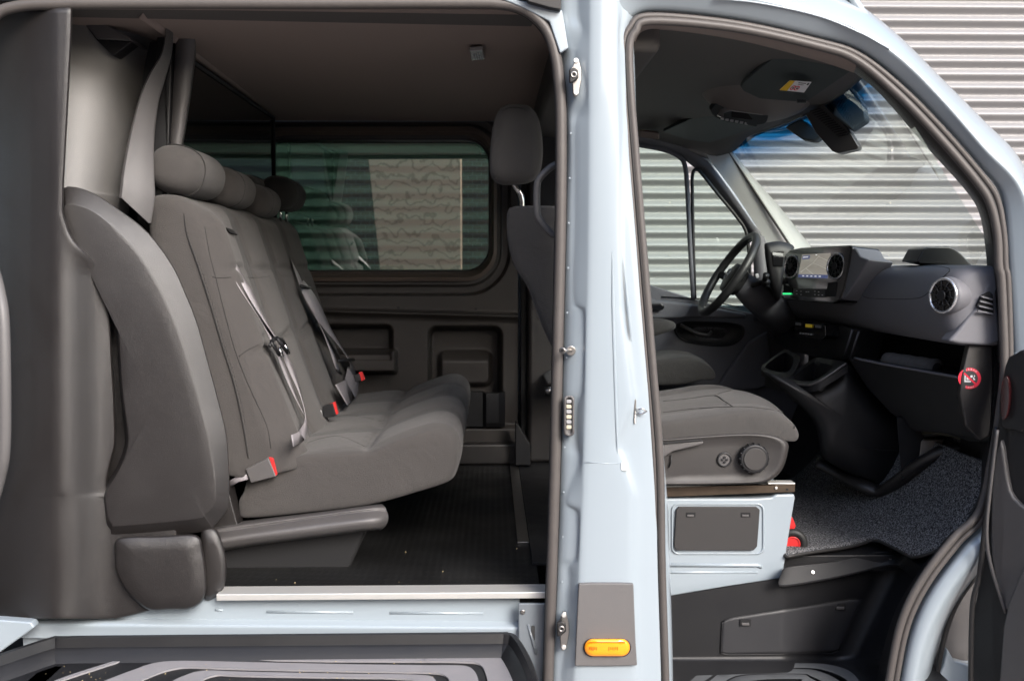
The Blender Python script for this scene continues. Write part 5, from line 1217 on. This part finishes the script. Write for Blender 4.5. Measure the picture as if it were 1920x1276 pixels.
# far A pillar trim
loft('a_pillar_trim', [[PY(*p) for p in r] for r in (
    [(1316, 283, 1.62), (1335, 276, 1.60), (1350, 270, 1.58), (1360, 264, 1.56)],
    [(1350, 325, 1.62), (1368, 314, 1.59), (1380, 306, 1.57), (1386, 300, 1.56)],
    [(1385, 372, 1.62), (1402, 362, 1.59), (1418, 350, 1.57), (1424, 346, 1.56)],
    [(1415, 420, 1.62), (1436, 408, 1.59), (1458, 395, 1.57), (1465, 390, 1.56)],
    [(1436, 452, 1.62), (1464, 446, 1.59), (1496, 444, 1.57), (1504, 442, 1.56)],
    [(1450, 480, 1.62), (1484, 475, 1.59), (1518, 472, 1.57), (1528, 470, 1.56)])], mat('pillar_cloth', (.68, .69, .68), .8, bump=.3, bscale=700), van, sub=2)

# ================================================================== WINDSCREEN
def wsx(y, z):  # bowed screen
    t = (.475 - z) / .44
    return .905 + .30 * t + .10 * (1 - ((y - .84) / .74) ** 2)
rows = []
for k in range(21):
    z = .485 - k * .027
    rows.append([V(wsx(y, z), y, z) for y in [.10 + j * 1.48 / 24 for j in range(25)]])
ws = loft('windscreen', rows, SCREENG, van)
# frit edge lines
tube('windscreen_rubber', [V(wsx(1.575, .485 - k * .027) - .004, 1.575, .485 - k * .027) for k in range(20)], .005, RUBBER_D, van)
tube('windscreen_rubber', [V(wsx(y, .483) - .004, y, .483) for y in [.12 + j * 1.45 / 24 for j in range(25)]], .007, RUBBER_D, van)

# near A pillar inner trim, roof side trim
loft('pillar_inner_trim', [[PY(*p) for p in resample(cr(a_, 5), 60)] for a_ in (
    [(1596, 108, .045), (1690, 181, .045), (1768, 260, .045), (1836, 345, .045), (1862, 392, .045), (1874, 470, .045), (1880, 540, .045), (1884, 680, .045)],
    [(1598, 118, .06), (1676, 186, .06), (1752, 268, .06), (1822, 352, .06), (1850, 398, .06), (1862, 470, .06), (1868, 540, .06), (1874, 680, .06)],
    [(1596, 132, .15), (1650, 176, .15), (1729, 267, .15), (1807, 353, .15), (1836, 400, .15), (1848, 470, .15), (1852, 530, .14), (1862, 680, .14)])], PLAST, van)
loft('roof_side_trim', [[PY(*p) for p in resample(cr(a_, 5), 50)] for a_ in (
    [(1190, 70, .045), (1219, 44, .045), (1376, 57, .045), (1533, 90, .045), (1606, 116, .045)],
    [(1190, 76, .07), (1222, 52, .07), (1376, 66, .07), (1533, 102, .07), (1604, 130, .07)],
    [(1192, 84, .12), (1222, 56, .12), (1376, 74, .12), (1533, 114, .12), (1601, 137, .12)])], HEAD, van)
# cab headliner
hx = [(.28, .575), (.45, .570), (.60, .552), (.72, .525), (.80, .500), (.88, .480), (.93, .485)]
rows = [[V(x + max(0, .115 * (1 - ((y - .84) / .74) ** 2)) * sstep(.55, .93, x), y, z - .05 * sstep(1.35, 1.62, y)) for x, z in cr(hx, 4)] for y in [.10 + k * .1 for k in range(17)]]
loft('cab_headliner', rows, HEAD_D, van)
# overhead console
oc = [[(1345, 78, .42), (1400, 72, .36), (1470, 84, .32), (1540, 108, .30), (1602, 136, .27)],
      [(1310, 105, .60), (1362, 105, .52), (1440, 110, .46), (1530, 125, .42), (1606, 146, .36)],
      [(1300, 125, .75), (1345, 150, .70), (1420, 170, .66), (1520, 165, .60), (1590, 152, .46)],
      [(1298, 148, .86), (1330, 188, .84), (1410, 204, .80), (1500, 200, .74), (1560, 172, .60)],
      [(1308, 172, .92), (1340, 216, .92), (1408, 236, .90), (1490, 218, .84), (1530, 190, .70)],
      [(1318, 176, 1.0), (1352, 222, 1.0), (1412, 240, .98), (1494, 222, .92), (1532, 192, .8)],
      [(1322, 172, 1.15), (1352, 205, 1.15), (1412, 218, 1.12), (1490, 206, 1.1), (1530, 186, 1.0)]]
oo = loft('overhead_console', [[PY(*p) for p in r] for r in oc], mat('console_shell', (.17, .15, .14), .7, bump=.3, bscale=700), van, sub=3)
pn = [(1333, 210), (1340, 197), (1352, 189), (1372, 188), (1400, 197), (1436, 210), (1440, 222), (1432, 233), (1400, 234), (1352, 226)]
ocp = prism('lamp_panel', [(p[0], p[1], .865 - (p[0] - 1333) * .0003) for p in cr(pn, 3, True)], (0, .03, .015), VISOR, oo, bevel=.004)
prism('reading_lamp', [(1345, 216, .84), (1352, 205, .85), (1362, 199, .86), (1376, 201, .86), (1430, 212, .83), (1430, 216, .83), (1370, 208, .84), (1358, 212, .84), (1356, 222, .84)], .006, mat('lamp_clear', (.5, .5, .5), .15, metal=.5), oo, bevel=.001)
prism('lamp_opening', [(1372, 208, .85), (1425, 215, .84), (1418, 226, .84), (1372, 220, .85)], .004, VOID, oo, bevel=.001)
for k in range(6): prism('lamp_key', [(1352 + k * 9, 220 + k * 1.8, .845), (1358 + k * 9, 221 + k * 1.8, .845), (1357 + k * 9, 225 + k * 1.8, .845), (1351 + k * 9, 224 + k * 1.8, .845)], .003, SILVER, oo, bevel=.0005)
# sun visors
vs = prism('sun_visor', [PY(*p) for p in [(1388, 163, .56), (1394, 155, .52), (1458, 102, .27), (1468, 97, .25), (1533, 104, .215), (1590, 128, .20), (1596, 136, .20), (1518, 188, .44), (1505, 193, .46), (1425, 186, .56), (1394, 172, .57)]], (0, .004, .012), VISOR, van, bevel=.005)
qv = [PY(1478, 148, .32), PY(1519, 151, .31), PY(1505, 171, .37), PY(1459, 166, .38)]
ofs = Vector((0, -.012, -.006))
qv = [p + ofs for p in qv]
lab = finish('warning_label', mesh('warning_label', qv, [[0, 1, 2, 3]]), WHITE, vs, smooth=False); 
def lb(uv, m_, o_=1.15): return finish('label_mark', mesh('label_mark', [quadmap(qv, u, v) + ofs * (.12 * o_) for u, v in uv], [list(range(len(uv)))]), m_, vs, smooth=False)
lb([(0, 0), (.24, 0), (.3, 1), (0, 1)], YELLOW)
for k in range(2):
    cxx = .42 + .16 * k
    for rr_, m_, oo_ in ((.13, REDP, 1.2), (.085, WHITE, 1.6)):
        lb([(cxx + rr_ * .75 * math.cos(t), .66 + rr_ * 1.9 * math.sin(t) * .9) for t in [i * math.pi / 8 for i in range(16)]], m_, oo_)
    lb([(cxx - .04, .62), (cxx + .04, .58), (cxx + .04, .72), (cxx - .03, .75)], INK, 2)
lb([(.45, .12), (.8, .14), (.8, .2), (.45, .18)], INK); lb([(.5, .28), (.75, .3), (.75, .34), (.5, .32)], INK); lb([(.86, .1), (.94, .1), (.94, .3), (.86, .3)], INK)
for k in range(4): lb([(.08, .15 + k * .2), (.18, .15 + k * .2), (.18, .22 + k * .2), (.08, .22 + k * .2)], INK)
prism('visor_clip', [(1494, 186, .41), (1512, 187, .41), (1512, 193, .42), (1496, 193, .42)], .01, PLAST_B, vs, bevel=.001)
prism('sun_visor', [PY(*p) for p in [(1243, 247, 1.42), (1300, 222, 1.30), (1330, 216, 1.2), (1420, 238, 1.15), (1395, 247, 1.3), (1330, 268, 1.48), (1290, 262, 1.5)]], (0, .004, .012), VISOR, van, bevel=.004)
prism('sun_visor_mount', [PY(*p) for p in [(1200, 245, 1.5), (1236, 250, 1.48), (1236, 262, 1.5), (1200, 258, 1.52)]], (0, .02, .01), HEAD, van, bevel=.004)
# mirror and sensor housing
prism('sensor_housing', [PY(*p) for p in [(1572, 176, .62), (1606, 164, .60), (1618, 190, .60), (1626, 225, .60), (1596, 245, .62), (1560, 215, .66)]], (.03, .05, 0), VISOR, van, bevel=.008)
prism('sensor_housing', [PY(*p) for p in [(1470, 238, .92), (1500, 222, .90), (1545, 250, .85), (1528, 266, .88), (1505, 262, .9)]], (.03, .05, 0), VISOR, van, bevel=.008)
mi_ = prism('rear_view_mirror', [PY(*p) for p in [(1510, 214, .74), (1536, 198, .70), (1548, 197, .69), (1590, 240, .66), (1611, 274, .64), (1608, 279, .64), (1572, 287, .68), (1560, 283, .69), (1530, 250, .73)]], (.03, .05, 0), PLAST, van, bevel=.008)
for k in range(14):
    a_, b_ = 1519 + k * 4.1, 209 + k * 3.6
    tube('mirror_slot', [PY(a_, b_, .715 - k * .003), PY(a_ + 19, b_ - 6 + k * .15, .69 - k * .003)], .0017, VOID, mi_, n=6)
prism('mirror_glass', [PY(*p) for p in [(1549, 196, .70), (1561, 190, .70), (1594, 236, .67), (1590, 240, .67)]], (.01, .03, 0), DARKG, mi_, bevel=.002)
# passenger grab handle seen past the seat
tube('pillar_handle', [PY(*p) for p in cr([(1046, 308, .14), (1032, 314, .14), (1012, 334, .14), (1007, 350, .14), (1007, 395, .14), (1012, 412, .14), (1034, 438, .14), (1048, 440, .14)], 5)], .0085, mat('handle_grey', (.09, .088, .09), .5), van, n=12)

# ================================================================== OPEN PASSENGER DOOR (right edge)
pd = D.objects.new('passenger_door', None); COL.objects.link(pd); pd.parent = van; pd.location = -van.location
def DR(px, py, o_=0): return PX(px, py, 1.155 + o_)
def dpoly(name, pts, Y, ext, m_, bevel=.004, seg=3): return prism(name, [(p[0], p[1], Y + (p[0] - 1880) * -.0012) for p in pts], (ext, .01, 0), m_, pd, bevel=bevel, seg=seg)
dpoly('door_shell', [(1884, 690), (1890, 668), (1905, 662), (2010, 655), (2010, 1420), (1824, 1420), (1821, 1276), (1822, 1150), (1836, 1082), (1847, 992), (1856, 901), (1868, 800)], -.02, .05, PLAST_B, .008)
dpoly('door_pocket', cr([(1875, 822), (1884, 870), (1893, 920), (1912, 945), (1960, 990), (1940, 1060), (1905, 1120), (1886, 1146), (1870, 1100), (1858, 1040), (1857, 960), (1862, 880)], 2, True), -.035, .02, PLAST_L, .006, 4)
dpoly('door_speaker_panel', [(1960, 1030), (1915, 1068), (1890, 1130), (1880, 1175), (1872, 1290), (1870, 1420), (1990, 1420)], -.05, .02, PLAST_L, .006)
dpoly('door_edge_cap', cr([(1880, 700), (1888, 672), (1900, 664), (1930, 662), (1930, 800), (1895, 806), (1874, 798), (1872, 745)], 2, True), -.035, .02, PLAST_B, .008, 4)
dpoly('door_reflector', cr([(1880, 712), (1889, 706), (1893, 735), (1889, 775), (1878, 786), (1876, 745)], 3, True), -.050, .01, mat('dim_red', (.035, .005, .006), .25, coat=.6), .003)
tube('door_seal', [PY(*p) for p in cr([(1870, 805, -.03), (1858, 905, -.03), (1850, 995, -.03), (1858, 1060, -.03), (1886, 1148, -.04)], 6)], .004, PLAST_L, pd)
tube('door_seal', [PY(*p) for p in cr([(1868, 800, .0), (1856, 910, .0), (1846, 995, .0), (1836, 1080, .0), (1823, 1140, .0), (1820, 1300, .0)], 6)], .006, RUBBER_D, pd)

# labels for parts that look different from the rest of the van
for n_, l_ in (('side_marker_lamp', 'oval orange marker lamp in the grey pillar trim'), ('led_light_strip', 'small grey framed strip of light diodes on the door pillar'),
               ('airbag_sticker', 'round red and black airbag warning sticker'), ('floor_strip', 'riveted metal strip across the black rubber floor'),
               ('side_window', 'green tinted privacy glass of the rear cabin'), ('windscreen', 'clear windscreen with a blue shade band along the top')):
    if n_ in D.objects: D.objects[n_]['label'] = l_
